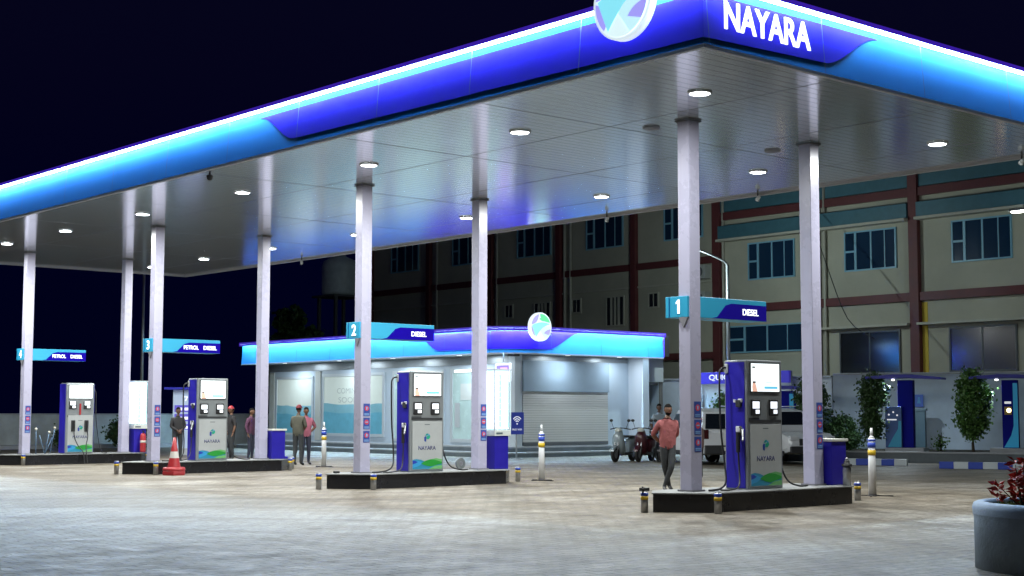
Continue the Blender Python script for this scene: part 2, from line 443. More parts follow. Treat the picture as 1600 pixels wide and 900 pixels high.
def fascia(pts, z0, z1, lean, out, parent, indigo, led_w=.05, lip_h=.07, led=None, added_shield=False, pm=None):
    """pts: outer bottom edge run so that outward is on the right of travel. indigo: list of (s, zlow, zhigh) outline"""
    P, S, nr = path_tools(pts)
    H = z1-z0
    def at(s):
        s = max(0, min(S[-1], s))
        for i in range(len(S)-1):
            if s <= S[i+1]+1e-9:
                t = (s-S[i])/(S[i+1]-S[i]); break
        return P[i].lerp(P[i+1], t), (nr[i].lerp(nr[i+1], t) if True else nr[i])
    def off(t): return -lean*t
    K = 10
    def stations():
        ss = set(S)
        for i in range(int(S[-1]/1.0)+1): ss.add(min(i*1.0, S[-1]))
        return sorted(ss)
    def normal_at(s):
        # piecewise straight: use segment normal away from vertices, mitre at vertices
        for i in range(len(S)):
            if abs(s-S[i]) < 1e-6: return P[i], nr[i]
        for i in range(len(S)-1):
            if S[i] < s < S[i+1]:
                dd = (P[i+1]-P[i]).normalized(); return P[i].lerp(P[i+1], (s-S[i])/(S[i+1]-S[i])), Vector((dd.y, -dd.x))
        return P[-1], nr[-1]
    st = stations()
    g = MB(); rows = []
    for s in st:
        p, n_ = normal_at(s)
        rows.append([g.bm.verts.new((*(p+n_*off(k/K)), z0+H*k/K)) for k in range(K+1)])
    for i in range(len(rows)-1):
        for k in range(K):
            f = g.bm.faces.new((rows[i][k], rows[i+1][k], rows[i+1][k+1], rows[i][k+1])); f.smooth = False
    g.build('fascia_panel', pm[0] if pm else CYAN, parent)
    # indigo sweep, 6 mm proud
    s0, s1 = indigo[0][0], indigo[-1][0]
    ss = sorted(set([s for s in st if s0 < s < s1] + [q[0] for q in indigo]))
    def zz(s, j):
        for a, b in zip(indigo, indigo[1:]):
            if a[0] <= s <= b[0]:
                t = (s-a[0])/max(1e-9, b[0]-a[0]); return a[j]+(b[j]-a[j])*t
    g = MB(); rows = []
    KK = 8
    for s in ss:
        p, n_ = normal_at(s); lo, hi = zz(s, 1), zz(s, 2)
        rows.append([g.bm.verts.new((*(p+n_*(off(max(0, ((lo+(hi-lo)*k/KK)-z0)/H))+.008)), lo+(hi-lo)*k/KK)) for k in range(KK+1)])
    for i in range(len(rows)-1):
        for k in range(KK): g.bm.faces.new((rows[i][k], rows[i+1][k], rows[i+1][k+1], rows[i][k+1]))
    g.build('indigo_sweep', pm[1] if pm else INDIGO, parent)
    # lip over the panel, and the led strip below it
    g = MB(); l = MB(); tr = MB()
    def sweep(mb, prof, close=True):
        rows = []
        for s in st:
            p, n_ = normal_at(s)
            rows.append([mb.bm.verts.new((*(p+n_*a), b)) for a, b in prof])
        k = len(prof)
        for i in range(len(rows)-1):
            for j in range(k if close else k-1):
                mb.bm.faces.new((rows[i][j], rows[i+1][j], rows[i+1][(j+1)%k], rows[i][(j+1)%k]))
        if close:
            mb.bm.faces.new(rows[0]); mb.bm.faces.new(list(reversed(rows[-1])))
        bmesh.ops.recalc_face_normals(mb.bm, faces=mb.bm.faces)
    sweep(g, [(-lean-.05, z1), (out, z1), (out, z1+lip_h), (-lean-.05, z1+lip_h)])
    g.build('fascia_lip', LIP_GLOW, parent)
    if added_shield:  # added shield, keeps the bare strip out of direct view and soffit reflections
        va = MB(); sweep(va, [(out-.012, z1-.085), (out-.001, z1-.085), (out-.001, z1-.002), (out-.012, z1-.002)]); va.build('added_shield', LIP_GLOW, parent)
        sweep(l, [(out-.05-led_w, z1-.022), (out-.05, z1-.022), (out-.05, z1-.002), (out-.05-led_w, z1-.002)])
    else:
        sweep(l, [(out-.02-led_w, z1-.036), (out-.02, z1-.036), (out-.02, z1-.002), (out-.02-led_w, z1-.002)])
    l.build('light_strip', led or LEDM, parent)
    sweep(tr, [(-.06, z0-.05), (.006, z0-.05), (.006, z0-.002), (-.06, z0-.002)])
    tr.build('edge_trim', TRIM, parent)
    # panel joints, thin dark strips
    s = 1.9
    while s < S[-1]-.5:
        p, n_ = normal_at(s); q, _ = normal_at(s+.012)
        j = MB()
        for k in range(K):
            a0, a1 = off(k/K)+.011, off((k+1)/K)+.011
            j.quad([(*(p+n_*a0), z0+H*k/K), (*(q+n_*a0), z0+H*k/K), (*(q+n_*a1), z0+H*(k+1)/K), (*(p+n_*a1), z0+H*(k+1)/K)])
        j.build('panel_joint', mat('joint_dark', (.002,.02,.08), .6), parent)
        s += 2.44
    return normal_at

def logo_disc(parent, c, ux, nrm, r, es=1.1):
    """round backlit emblem: pale disc with curved violet, cyan and green fields"""
    ux = Vector(ux); nrm = Vector(nrm); uy = nrm.cross(ux); c = Vector(c)
    def m(nm, col, k=1.0): return mat(nm+str(es), col, .35, emit=col, es=es*k)
    W = m('emblem_white', (.72,.92,.95)); V = m('emblem_violet', (.36,.34,.92)); T = m('emblem_cyan', (.25,.78,.92)); G = m('emblem_green', (.12,.72,.30)); L2 = m('emblem_pale', (.55,.88,.96))
    n = 48
    g = MB(); g.cyl(c-nrm*.10, c+nrm*.02, r*1.09, n=n); rim = g.build('emblem_rim', m('emblem_edge', (.80,.92,1.0), .8), parent)
    g = MB(); g.cyl(c+nrm*.02, c+nrm*.03, r, n=n); face = g.build('emblem_face', W, parent)
    def field(poly, mt, dz):
        # clip to disc by clamping radius
        q = []
        for a, b in poly:
            d_ = math.hypot(a, b)
            if d_ > .99: a, b = a/d_*.99, b/d_*.99
            q.append((a*r, b*r))
        g = MB(); g.prism(q, c+nrm*(.031+dz), ux, uy, .002); g.build('emblem_field', mt, face)
    def arc(a0, a1, k=14): return [(math.cos(R(a0+(a1-a0)*i/k)), math.sin(R(a0+(a1-a0)*i/k))) for i in range(k+1)]
    def bez(p, q, s_, k=10): return [((1-t)**2*p[0]+2*t*(1-t)*q[0]+t*t*s_[0], (1-t)**2*p[1]+2*t*(1-t)*q[1]+t*t*s_[1]) for t in [i/k for i in range(k+1)]]
    field(arc(100, 172)+bez((-.99,.14), (-.3,.15), (-.17,.98)), V, 0)
    field(arc(176, 228)+bez((-.66,-.74), (-.25,-.2), (-.99,.07)), V, .0)
    field(arc(20, 96)+bez((-.1,.99), (-.1,.35), (.94,.34)), G, .0)
    field(bez((-.9,.1), (.1,.55), (.95,.2))+bez((.95,.2), (.1,.1), (-.5,-.8)), T, .003)
    field(arc(-70, 5)+bez((.99,.08), (.2,.15), (-.1,-.35)), L2, .006)
    field(bez((-.2,.6), (.25,.25), (.7,.55))+bez((.7,.55), (.2,.9), (-.2,.6)), G, .006)
    field(arc(-40, -8)+bez((.99,-.14), (.5,-.15), (.25,-.5)), V, .009)
    return face

# ------------------------------------------------------------------ canopy
H = 6.3
CX0, CX1, CY0, CY1 = -3.58, 7.12, -3.52, 30.0
canopy = thing('station_canopy', 'huge flat white-soffit canopy with glowing blue fascia over the pump lanes', 'canopy', (0,0,0))
g = MB(); g.box((CX0+.06, CY0+.06, H), (CX1-.02, CY1-.02, H+.1)); g.build('soffit', SOFFIT, canopy)
for q_ in (-.6, 2.35, 5.3):
    g = MB(); g.box((q_, CY0+.1, H-.003), (q_+.008, CY1-.1, H-.001)); g.build('soffit_seam', COLLAR, canopy)
for q_ in (1.2, 5.0, 9.9, 14.6, 19.1, 24.0):
    g = MB(); g.box((CX0+.1, q_, H-.006), (CX1-.06, q_+.012, H-.004)); g.build('soffit_seam', COLLAR, canopy)
g = MB(); g.box((CX0+.3, CY0+.3, H+.1), (CX1-.06, CY1-.06, H+.78)); g.build('roof', mat('roof_sheet', (.06,.06,.07), .6), canopy)
# run: start far on left fascia -> corner -> right fascia -> back corner. outward must be on the right of travel.
run = [(CX0, CY1), (CX0, CY0), (CX1, CY0)]
sc_ = CY1-CY0   # arc length at the corner
def S_left(Y): return CY1-Y
def S_right(X): return sc_+(X-CX0)
ind = []
for k in range(13):
    t = k/12; s_ = S_left(7.45)+t*1.25; e_ = t*t*(3-2*t)
    ind.append((s_, 6.98-e_*(6.98-6.44), 7.0))
ind.append((sc_, 6.385, 7.0))
for k in range(13):
    t = k/12; s_ = S_right(-1.05)+t*1.35; e_ = t*t*(3-2*t)
    ind.append((s_, 6.45+e_*(7.0-6.45), 7.02))
# outward on the right of travel: travelling -Y, right is -X
nat = fascia(run, H+.0, H+.83, .07, .05, canopy, ind, led_w=.045)
g = MB(); g.box((CX1-.02, CY0, H-.05), (CX1+.05, CY1+.05, H+.30)); g.box((CX0, CY1, H-.05), (CX1-.025, CY1+.05, H+.30)); g.build('rear_gutter', TRIM, canopy)
text('lettering', 'NAYARA', (-2.31, CY0-.03, 6.74), (1,0,0), (0,-1,0), .38, LETTER, canopy, width=1.80, th=.02, bold=.012)
logo_disc(canopy, (CX0-.14, -2.2, 7.12), (0,-1,0), (-1,0,0), .50, es=1.0)

# pillars
STK = {'red': REDINK, 'blue': mat('sticker_blue', (.04,.08,.34), .4), 'pale': mat('sticker_pale', (.25,.45,.75), .4)}
def make_pillar(stick):
    t = thing('canopy_pillar', '', 'pillar', group='square pillars holding up the canopy')
    w = .125
    g = MB(); g.box((-w,-w,.30),(w,w,H-.004), bev=.012); g.build('shaft', PILLAR, t)
    g = MB()
    for a,b in (((-w-.03,-w-.03,H-.03),(w+.03,w+.03,H-.006)), ((-w-.03,-w-.03,.302),(w+.03,w+.03,.33))): g.box(a,b)
    g.build('collar', COLLAR, t)
    if stick:
        for i,(z0,z1) in enumerate(((1.47,1.73),(1.20,1.44),(.93,1.17))):
            g = MB(); g.box((-.055,-w-.005,z0),(.105,-w-.001,z1)); s = g.build('notice_plate', STK['blue'], t)
            cz = z0+(z1-z0)*.62
            g = MB(); g.cyl((.025,-w-.007,cz),(.025,-w-.0055,cz), .052, n=20); g.build('symbol', [STK['red'] if i<2 or stick==1 else STK['pale']], s)
            g = MB()
            if i == 0: g.prism([(-.012,-.03),(.012,-.03),(.018,.03),(-.018,.03)], (.025,-w-.0075,cz), (1,0,0), (0,0,1), .001)
            elif i == 1: g.prism([(-.035,-.01),(.035,-.01),(.035,.01),(-.035,.01)], (.025,-w-.0075,cz), (1,0,0), (0,0,1), .001)
            else: g.prism([(-.02,-.03),(.022,-.025),(.026,.01),(.0,.04),(-.012,.01)], (.025,-w-.0075,cz), (1,0,0), (0,0,1), .001)
            g.box((-.035,-w-.008,z0+.02),(.085,-w-.0055,z0+.035)); g.box((-.035,-w-.008,z0+.045),(.085,-w-.0055,z0+.058))
            g.build('caption', STK['pale'], s)
    return t
LY = [0, 9.11, 18.25, 26.34]
LX = [0, 3.147]
pil_labels = {
 (0,0):'nearest front pillar, beside the man in the pink shirt, with three blue notices',
 (0,1):'pillar right of the nearest pump, in front of a blue bin, with notices',
 (1,0):'front pillar carrying the lane sign numbered 2',
 (1,1):'pillar between the lane 2 pump and the glowing display cabinet',
 (2,0):'front pillar behind the traffic cone, carrying the lane sign 3',
 (2,1):'plain pillar without notices left of the lane 3 blue bin',
 (3,0):'leftmost pillar in the photo, carrying the lane sign 4',
 (3,1):'plain pillar beside the fire extinguisher at lane 4'}
pa = make_pillar(1); pb = make_pillar(0); useda = usedb = False
for i in range(4):
    for j in range(2):
        st_ = not (j == 1 and i >= 2)
        if st_:
            o = pa if not useda else copy_tree(pa); useda = True
        else:
            o = pb if not usedb else copy_tree(pb); usedb = True
        o.location = (LX[j], LY[i], 0); o['label'] = pil_labels[(i,j)]

# downlights
def make_downlight():
    t = thing('canopy_light', '', 'light', group='round downlights in the canopy soffit')
    g = MB(); g.lathe([(.155,-.03),(.185,-.02),(.185,0),(.155,0)], n=28); g.build('frame', mat('lamp_ring', (.6,.6,.6), .3, metal=.4), t)
    g = MB(); g.lathe([(0,-.036),(.08,-.034),(.14,-.028),(.154,-.018),(.154,-.002)], n=28); g.build('lens', mat('lamp_lens', (1,1,1), .4, emit=(.92,.97,1), es=40), t)
    return t
lt = make_downlight()
ligY = [-1.55, 2.5, 6.9, 11.6, 16.25, 20.6, 24.5, 27.9]
where = {0:'nearest the lettered corner',1:'just before the lane 1 pump',2:'next to the lane 2 front pillar',3:'past the lane 2 pillars',4:'near the lane 3 pillars',5:'beyond the lane 3 pillars',6:'near the lane 4 front pillar',7:'at the far end of the soffit'}
ld = bpy.data.lights.new('downlight_beam', 'AREA'); ld.shape = 'DISK'; ld.size = .30; ld.energy = LAMP_W; ld.color = (.95,.98,.95)
k = 0
for j, X in enumerate((-1.45, 4.79)):
    for i, Y in enumerate(ligY):
        o = lt if k == 0 else copy_tree(lt); k += 1
        o.location = (X, Y, H-.002)
        o['label'] = 'lit downlight in the %s soffit row, %s' % ('front' if j == 0 else 'rear', where[i])
        la = bpy.data.objects.new('downlight_beam', ld); COL.objects.link(la); la.parent = o; la.location = (0,0,-.045)

# small fittings on the soffit
def vent(x, y, lab):
    g = MB(); g.lathe([(.02,-.03),(.13,-.028),(.15,-.01),(.15,0)], n=20); o = g.build('soffit_vent', COLLAR); o.location = (x,y,H-.002)
    tag(o, lab, 'vent', 'dark round vents in the soffit')
vent(-.02,.8,'dark round soffit cap left of the nearest pillar top'); vent(3.19,.84,'dark round soffit cap left of the lane 1 rear pillar top')
def cctv(x, y, lab, kind=0):
    t = thing('security_camera', lab, 'camera', (x,y,H-.05), group='small cameras along the canopy edges')
    g = MB(); g.cyl((0,0,.05),(0,0,-.03), .018, n=8); g.build('bracket', DKGREY, t)
    g = MB()
    if kind == 0: g.ball((0,0,-.07), .06, n=8); g.cyl((0,0,-.02),(0,0,-.06), .065, n=14)
    else: g.cyl((-.06,-.08,-.06),(.04,.06,-.09), .04, n=10); g.box((-.025,-.025,-.14),(.025,.025,-.08))
    g.build('housing', DKGREY if kind == 0 else SILVERP, t)
cctv(-3.3,9.72,'black dome camera under the front fascia',0)
cctv(7.0,8.97,'small pale fitting on the rear canopy edge above the store emblem',1)
cctv(7.0,4.33,'small pale fitting on the rear canopy edge left of the lane 1 rear pillar',1)
cctv(7.0,-1.9,'small pale fitting on the rear canopy edge at the right side',1)
cctv(7.0,22.38,'small pale fitting on the rear canopy edge behind the lane 2 sign',1)

# lane signs
def lane_sign(i, num, words, lab):
    t = thing('lane_sign', lab, 'lane sign', (0, LY[i], 0), group='numbered lane signs on the front pillars')
    z0, z1 = 3.08, 3.42
    g = MB(); g.box((-.16,-.10,z0),(1.80,.38,z1), bev=.006); g.build('box', CYAN2, t)
    # indigo sweep panel on the near side
    pts = [(.42,z0+.004),(.55,z0+.03),(.66,z0+.13),(.76,z0+.225),(.90,z0+.262),(1.795,z0+.262),(1.795,z0+.004)]
    g = MB(); g.prism(pts, (0,-.102,0), (1,0,0), (0,0,1), .006); g.build('indigo_panel', INDIGO, t)
    for wtxt, x, wd in words:
        text('lettering', wtxt, (x,-.109,z0+.135), (1,0,0), (0,-1,0), .105, LETTER2, t, width=wd, th=.006, bold=.014)
    if num == '1':
        g = MB(); g.prism([(-.022,-.11),(.022,-.11),(.022,.115),(-.012,.115),(-.055,.075),(-.055,.045),(-.022,.065)], (-.162,.09,z0+.17), (0,-1,0), (0,0,1), .008); g.build('number', LETTER2, t)
    else:
        text('number', num, (-.162,.09,z0+.17), (0,-1,0), (-1,0,0), .23, LETTER2, t, th=.01, bold=.014)
    g = MB(); g.box((-.166,.29,z0+.004),(-.160,.305,z1-.004)); g.build('seam', CYAN, t)
    g = MB(); g.prism([(-.1,0),(.1,0),(0,-.17)], (-.128,.0,z0), (0,1,0), (0,0,1), -.03); g.build('bracket', COLLAR, t)
lane_sign(0,'1',[('DIESEL',1.38,.40)],'lane sign 1 reading DIESEL on the nearest pillar')
lane_sign(1,'2',[('DIESEL',1.38,.40)],'lane sign 2 reading DIESEL in front of the lit store fascia')
lane_sign(2,'3',[('PETROL',.95,.42),('DIESEL',1.50,.38)],'lane sign 3 reading PETROL DIESEL above the traffic cone')
lane_sign(3,'4',[('PETROL',.95,.42),('DIESEL',1.50,.38)],'leftmost lane sign, numbered 4, reading PETROL DIESEL')

# ------------------------------------------------------------------ islands
isl_labels = ['low black-sided pump island nearest the camera, carrying lane 1','black-sided pump island of lane 2 in the middle','black-sided pump island of lane 3 behind the traffic cone','farthest black-sided pump island, cut by the left edge']
for i in range(4):
    t = thing('pump_island', isl_labels[i], 'pump island', (0, LY[i], 0), group='raised pump islands')
    out = [(-.80,.08),(-.22,-.60),(3.42,-.60),(3.98,-.06),(3.98,.06),(3.42,.60),(-.22,.60)]
    g = MB(); g.prism(out, (0,0,0), (1,0,0), (0,1,0), .285); g.build('kerb', BLACKTILE, t)
    inn = [(-.835,.08),(-.235,-.63),(3.435,-.63),(4.015,-.07),(4.015,.07),(3.435,.63),(-.235,.63)]
    g = MB(); g.prism(inn, (0,0,.285), (1,0,0), (0,1,0), .017); g.build('slab', SLAB, t)

# short guard bollards at the island noses
def make_bollard():
    t = thing('guard_bollard', '', 'bollard', group='short steel bollards guarding the pump islands')
    g = MB(); g.cyl((0,0,0),(0,0,.32), .058, n=18); g.cyl((0,0,.32),(0,0,.335), .05, n=18); g.build('post', STEEL, t)
    for z0,z1,m in ((.20,.255,YELLOW),(.258,.31,BLUETAPE)):
        g = MB(); g.cyl((0,0,z0),(0,0,z1), .0605, n=18); g.build('tape_band', m, t)
    return t
bo = make_bollard(); k = 0
for x,y,lab in ((-.95,.12,'left end of the lane 1 island, with a dark clamp on top'),(-.28,-.80,'below the nearest pillar'),(4.27,-.10,'right end of the lane 1 island'),
    (-1.06,9.09,'left end of the lane 2 island'),(-.33,8.22,'in front of the lane 2 front pillar'),(4.28,9.1,'right end of the lane 2 island'),
    (-.92,18.4,'left end of the lane 3 island'),(-.33,17.46,'between the lane 3 pillar and the traffic cone'),(3.75,17.75,'right end of the lane 3 island'),(4.35,18.6,'behind the right end of the lane 3 island'),
    (-.33,25.6,'in front of the leftmost pillar'),(3.72,25.85,'under the fire extinguisher')):
    o = bo if k == 0 else copy_tree(bo); k += 1
    o.location = (x,y,0); o['label'] = 'short steel bollard, '+lab

# ------------------------------------------------------------------ dispensers
def wave_panel(parent, x0, x1, z0, z1, y):
    w = x1-x0; h = z1-z0
    def pz(poly, m, dy):
        g = MB(); g.prism([(x0+a*w, z0+b*h) for a,b in poly], (0,y-dy,0), (1,0,0), (0,0,1), .0015); g.build('printed_wave', m, parent)
    pz([(0,0),(1,0),(1,.72),(.8,.80),(.62,.72),(.45,.55),(.28,.72),(.12,.78),(0,.72)], mat('aqua_ink',(.03,.26,.42),.4), .0)
    pz([(0,.10),(.18,.22),(.36,.45),(.20,.62),(0,.70)], SKYBLUE, .002)
    pz([(0,.38),(.10,.45),(.18,.55),(.08,.66),(0,.66)], mat('royal_ink',(.02,.05,.40),.4), .0035)
    pz([(.55,.0),(1,.0),(1,.30),(.75,.22)], GREEN2, .002)
    pz([(.28,.42),(.45,.26),(.62,.18),(.82,.30),(1,.40),(1,.52),(.78,.68),(.60,.74),(.42,.62)], GREEN, .0035)
    pz([(.62,.74),(.78,.68),(1,.52),(1,.72),(.8,.82)], GREEN2, .002)
def pump_emblem(parent, cx, cz, y, s):
    def pz(poly, m, dy=0):
        g = MB(); g.prism([(cx+a*s, cz+b*s) for a,b in poly], (0,y-dy,0), (1,0,0), (0,0,1), .0015); g.build('emblem', m, parent)
    pz([(-.9,-.9),(-.35,-1.1),(-.25,.15),(-.6,.35),(-.95,.0)], mat('emblem_navy',(.02,.06,.32),.4))
    pz([(-.7,.45),(-.2,.95),(.35,1.0),(.2,.55),(-.2,.45)], TEAL)
    pz([(-.2,-.35),(.5,-.45),(1.0,.1),(.8,.6),(.3,.35),(-.15,.3)], mat('emblem_leaf',(.02,.36,.22),.4), .0016)
    pz([(.3,.35),(.8,.6),(.55,.85),(.3,.7)], SKYBLUE, .0016)
def make_dispenser(front_nozzles=False):
    t = thing('fuel_dispenser', '', 'fuel pump', group='fuel dispensers on the pump islands')
    W, Dp, Z = .90, .48, 2.12            # local: x 0..W, y 0..Dp, z 0..Z; near side is y=0
    rad = .10 if front_nozzles else .02
    g = MB(); g.box((0,0,0),(W,Dp,Z), bev=.02 if not front_nozzles else .05); g.build('cabinet', SILVER, t)
    # blue flank on the left end
    g = MB(); g.box((-.012,.045,.02),(-.001,Dp-.03,Z-.035), bev=.003); g.build('side_panel', BLUEBIN, t)
    g = MB(); g.box((W+.001,.045,.02),(W+.012,Dp-.03,Z-.035), bev=.003); g.build('side_panel', BLUEBIN, t)
    # advert screen
    sz0, sz1 = (1.60,2.06) if not front_nozzles else (1.66,2.04)
    sx0 = .09
    g = MB(); g.box((sx0-.02,-.016,sz0-.02),(W-.07,-.001,sz1+.02), bev=.004); fr = g.build('screen_frame', DKGREY if not front_nozzles else SILVERP, t)
    g = MB(); g.box((sx0,-.020,sz0),(W-.09,-.0165,sz1)); sn = g.build('advert_screen', SCREEN, fr)
    if not front_nozzles:
        PINKS = mat('screen_skin', (.7,.4,.3), .5, emit=(.95,.55,.42), es=.65)
        LBS = mat('screen_blue', (.1,.4,.7), .5, emit=(.15,.62,.85), es=.7)
        GRS = mat('screen_grey', (.05,.06,.07), .5)
        g = MB(); g.prism([(.12,1.60),(.24,1.60),(.22,1.68),(.19,1.74),(.13,1.75),(.11,1.68)], (0,-.0205,0), (1,0,0), (0,0,1), .001); g.build('picture_hand', PINKS, sn)
        g = MB(); g.box((.115,-.0235,1.75),(.20,-.0215,1.98)); g.build('picture_phone', mat('screen_white',(.8,.8,.8),.5,emit=(1,1,1),es=1.0), sn)
        g = MB(); g.box((.115,-.0245,1.74),(.20,-.024,1.765)); g.box((.11,-.0245,1.985),(.19,-.024,2.01)); g.build('picture_mark', GRS, sn)
        g = MB(); g.box((.42,-.0225,1.645),(.76,-.021,1.685)); g.build('picture_bar', LBS, sn)
        g = MB(); g.box((.46,-.0225,1.74),(.64,-.021,1.755)); g.box((.46,-.0225,1.77),(.60,-.021,1.782)); g.build('picture_caption', mat('screen_line',(.4,.6,.6),.5,emit=(.55,.75,.8),es=.8), sn)
    else:
        g = MB()
        for q in range(3): g.box((.16,-.0225,1.74+q*.07),(.74-.1*q,-.021,1.752+q*.07))
        g.build('picture_line', mat('screen_line',(.4,.6,.6),.5,emit=(.55,.75,.8),es=.8), sn)
    # two price meters
    for mx in (.20,.66):
        g = MB(); g.box((mx-.115,-.022,1.20 if not front_nozzles else 1.33),(mx+.115,-.001,1.47 if not front_nozzles else 1.56), bev=.01); m_ = g.build('meter', BLACK, t)
        zb = 1.20 if not front_nozzles else 1.33
        g = MB(); g.box((mx-.085,-.026,zb+.12),(mx+.085,-.0225,zb+.235)); g.box((mx-.01,-.026,zb+.035),(mx+.085,-.0225,zb+.10)); g.build('meter_display', SCREENB, m_)
    g = MB(); g.box((.04,-.010,1.09),(W-.04,-.001,1.135)); g.box((.04,-.006,1.14),(.30,-.001,1.16)); g.build('shelf_line', DKGREY, t)
    # lower service door
    g = MB(); g.box((.06,-.012,.05),(W-.05,-.001,1.06 if not front_nozzles else 1.15), bev=.004); dr = g.build('service_door', SILVERP, t)
    wave_panel(dr, .065, W-.055, .055, .33, -.0125)
    pump_emblem(dr, W/2, .72 if not front_nozzles else .76, -.0125, .085)
    text('lettering', 'NAYARA', (W/2,-.0125,.50), (1,0,0), (0,-1,0), .085, TXTBLUE, dr, width=.46, th=.002, bold=.01)
    g = MB(); g.box((W/2-.07,-.014,.985),(W/2+.07,-.0125,1.0)); g.build('maker_plate', INK, dr)
    def nozzle(p, d, parent):
        n_ = bpy.data.objects
        px,py,pz_ = p
        g = MB(); g.box((px-.03,py-.03,pz_-.30),(px+.03,py+.03,pz_-.02), bev=.01)
        g.tube([(px,py,pz_-.02),(px+d*.0,py-.02,pz_+.05),(px,py-.10,pz_+.10)], .018)
        nz = g.build('nozzle', BLACK, parent)
        g = MB(); g.box((px-.035,py-.055,pz_+.0),(px+.035,py+.015,pz_+.09), bev=.012); g.build('nozzle_grip', SILVERP, nz)
    if front_nozzles:
        for nx in (.22,.64):
            g = MB(); g.box((nx-.06,-.05,.66),(nx+.06,-.012,1.0), bev=.01); b_ = g.build('nozzle_boot', DKGREY, t)
            g = MB(); g.box((nx-.025,-.10,.74),(nx+.025,-.05,.98), bev=.01); g.build('nozzle', BLACK, b_)
            ex = .43 + (.05 if nx > .4 else -.05)
            g = MB(); g.tube([(nx,-.09,.75),(nx+.0,-.14,.50),(nx+(ex-nx)*.5,-.22,.25),(ex,-.42,.05),(ex,-.50,-.20),(ex,-.52,-.27)], .015, n=6); g.build('hose', BLACK, t)
        g = MB(); g.tube([(W+.02,.2,2.0),(W+.08,.1,1.8),(W+.06,.0,1.0),(W+.18,-.1,.1),(W+.3,-.3,.02)], .012, n=6); g.build('hose', BLACK, t)
        g = MB(); g.box((.41,-.03,1.16),(.46,-.012,1.50)); g.build('card_reader', RED, t)
    else:
        # nozzle holsters on the blue flank
        for zz_ in (1.44,.98):
            g = MB(); g.box((-.06,.10,zz_-.10),(-.013,.20,zz_+.02), bev=.01); g.build('holster', DKGREY, t)
        g = MB(); g.box((-.10,.11,.60),(-.045,.17,.95), bev=.015); g.tube([(-.07,.14,.93),(-.10,.06,1.02),(-.14,-.02,.86)], .02); nz = g.build('nozzle', BLACK, t)
        g = MB(); g.box((-.11,.07,.93),(-.04,.16,1.03), bev=.015); g.build('nozzle_grip', mat('grip_white',(.6,.62,.66),.4), nz)
        g = MB(); g.tube([(-.12,.00,.98),(-.17,-.05,.86),(-.20,-.07,.80)], .018); g.build('nozzle_spout', STEEL, nz)
        g = MB(); g.box((-.05,.08,1.42),(-.013,.16,1.48), bev=.01); g.box((-.04,.22,1.42),(-.013,.26,1.47)); g.build('latch', mat('grip_white',(.6,.62,.66),.4), t)
        # hoses leave high on both ends and loop down to the slab
        g = MB(); g.tube([(-.02,.42,2.0),(-.12,.46,1.96),(-.15,.46,1.75),(-.15,.44,1.0),(-.16,.36,.45),(-.26,.25,.13),(-.55,.12,.03),(-.95,.0,.02)], .017, n=8); g.build('hose', BLACK, t)
        g = MB(); g.tube([(-.07,.14,.62),(-.10,.10,.35),(-.22,.0,.08),(-.50,-.08,.02),(-.70,-.02,.02)], .014, n=8); g.build('hose', BLACK, t)
        g = MB(); g.tube([(W+.02,.25,2.0),(W+.07,.25,1.94),(W+.08,.25,1.7),(W+.06,.2,.9),(W+.10,.15,.45),(W+.24,.10,.12),(W+.50,.06,.02),(W+.72,.05,.02)], .015, n=8); g.build('hose', BLACK, t)
        g = MB(); g.box((-.035,.38,1.90),(-.012,.45,2.06), bev=.01); g.build('hose_outlet', SILVERP, t)
        g = MB(); g.box((W+.012,.2,1.92),(W+.03,.28,2.05), bev=.01); g.build('hose_outlet', SILVERP, t)
    return t
dz = make_dispenser()
dl = ['silver fuel pump nearest the camera with blue flank, at lane 1','silver fuel pump of lane 2 in front of the store windows','silver fuel pump of lane 3 beside the man in black','farthest fuel pump, with two nozzles hung on its front']
dispX = [1.06, 1.03, 1.06, 1.14]
for i in range(3):
    o = dz if i == 0 else copy_tree(dz)
    o.location = (dispX[i], LY[i]-.28, .302); o['label'] = dl[i]
d4 = make_dispenser(True); d4.location = (dispX[3], LY[3]-.28, .302); d4['label'] = dl[3]

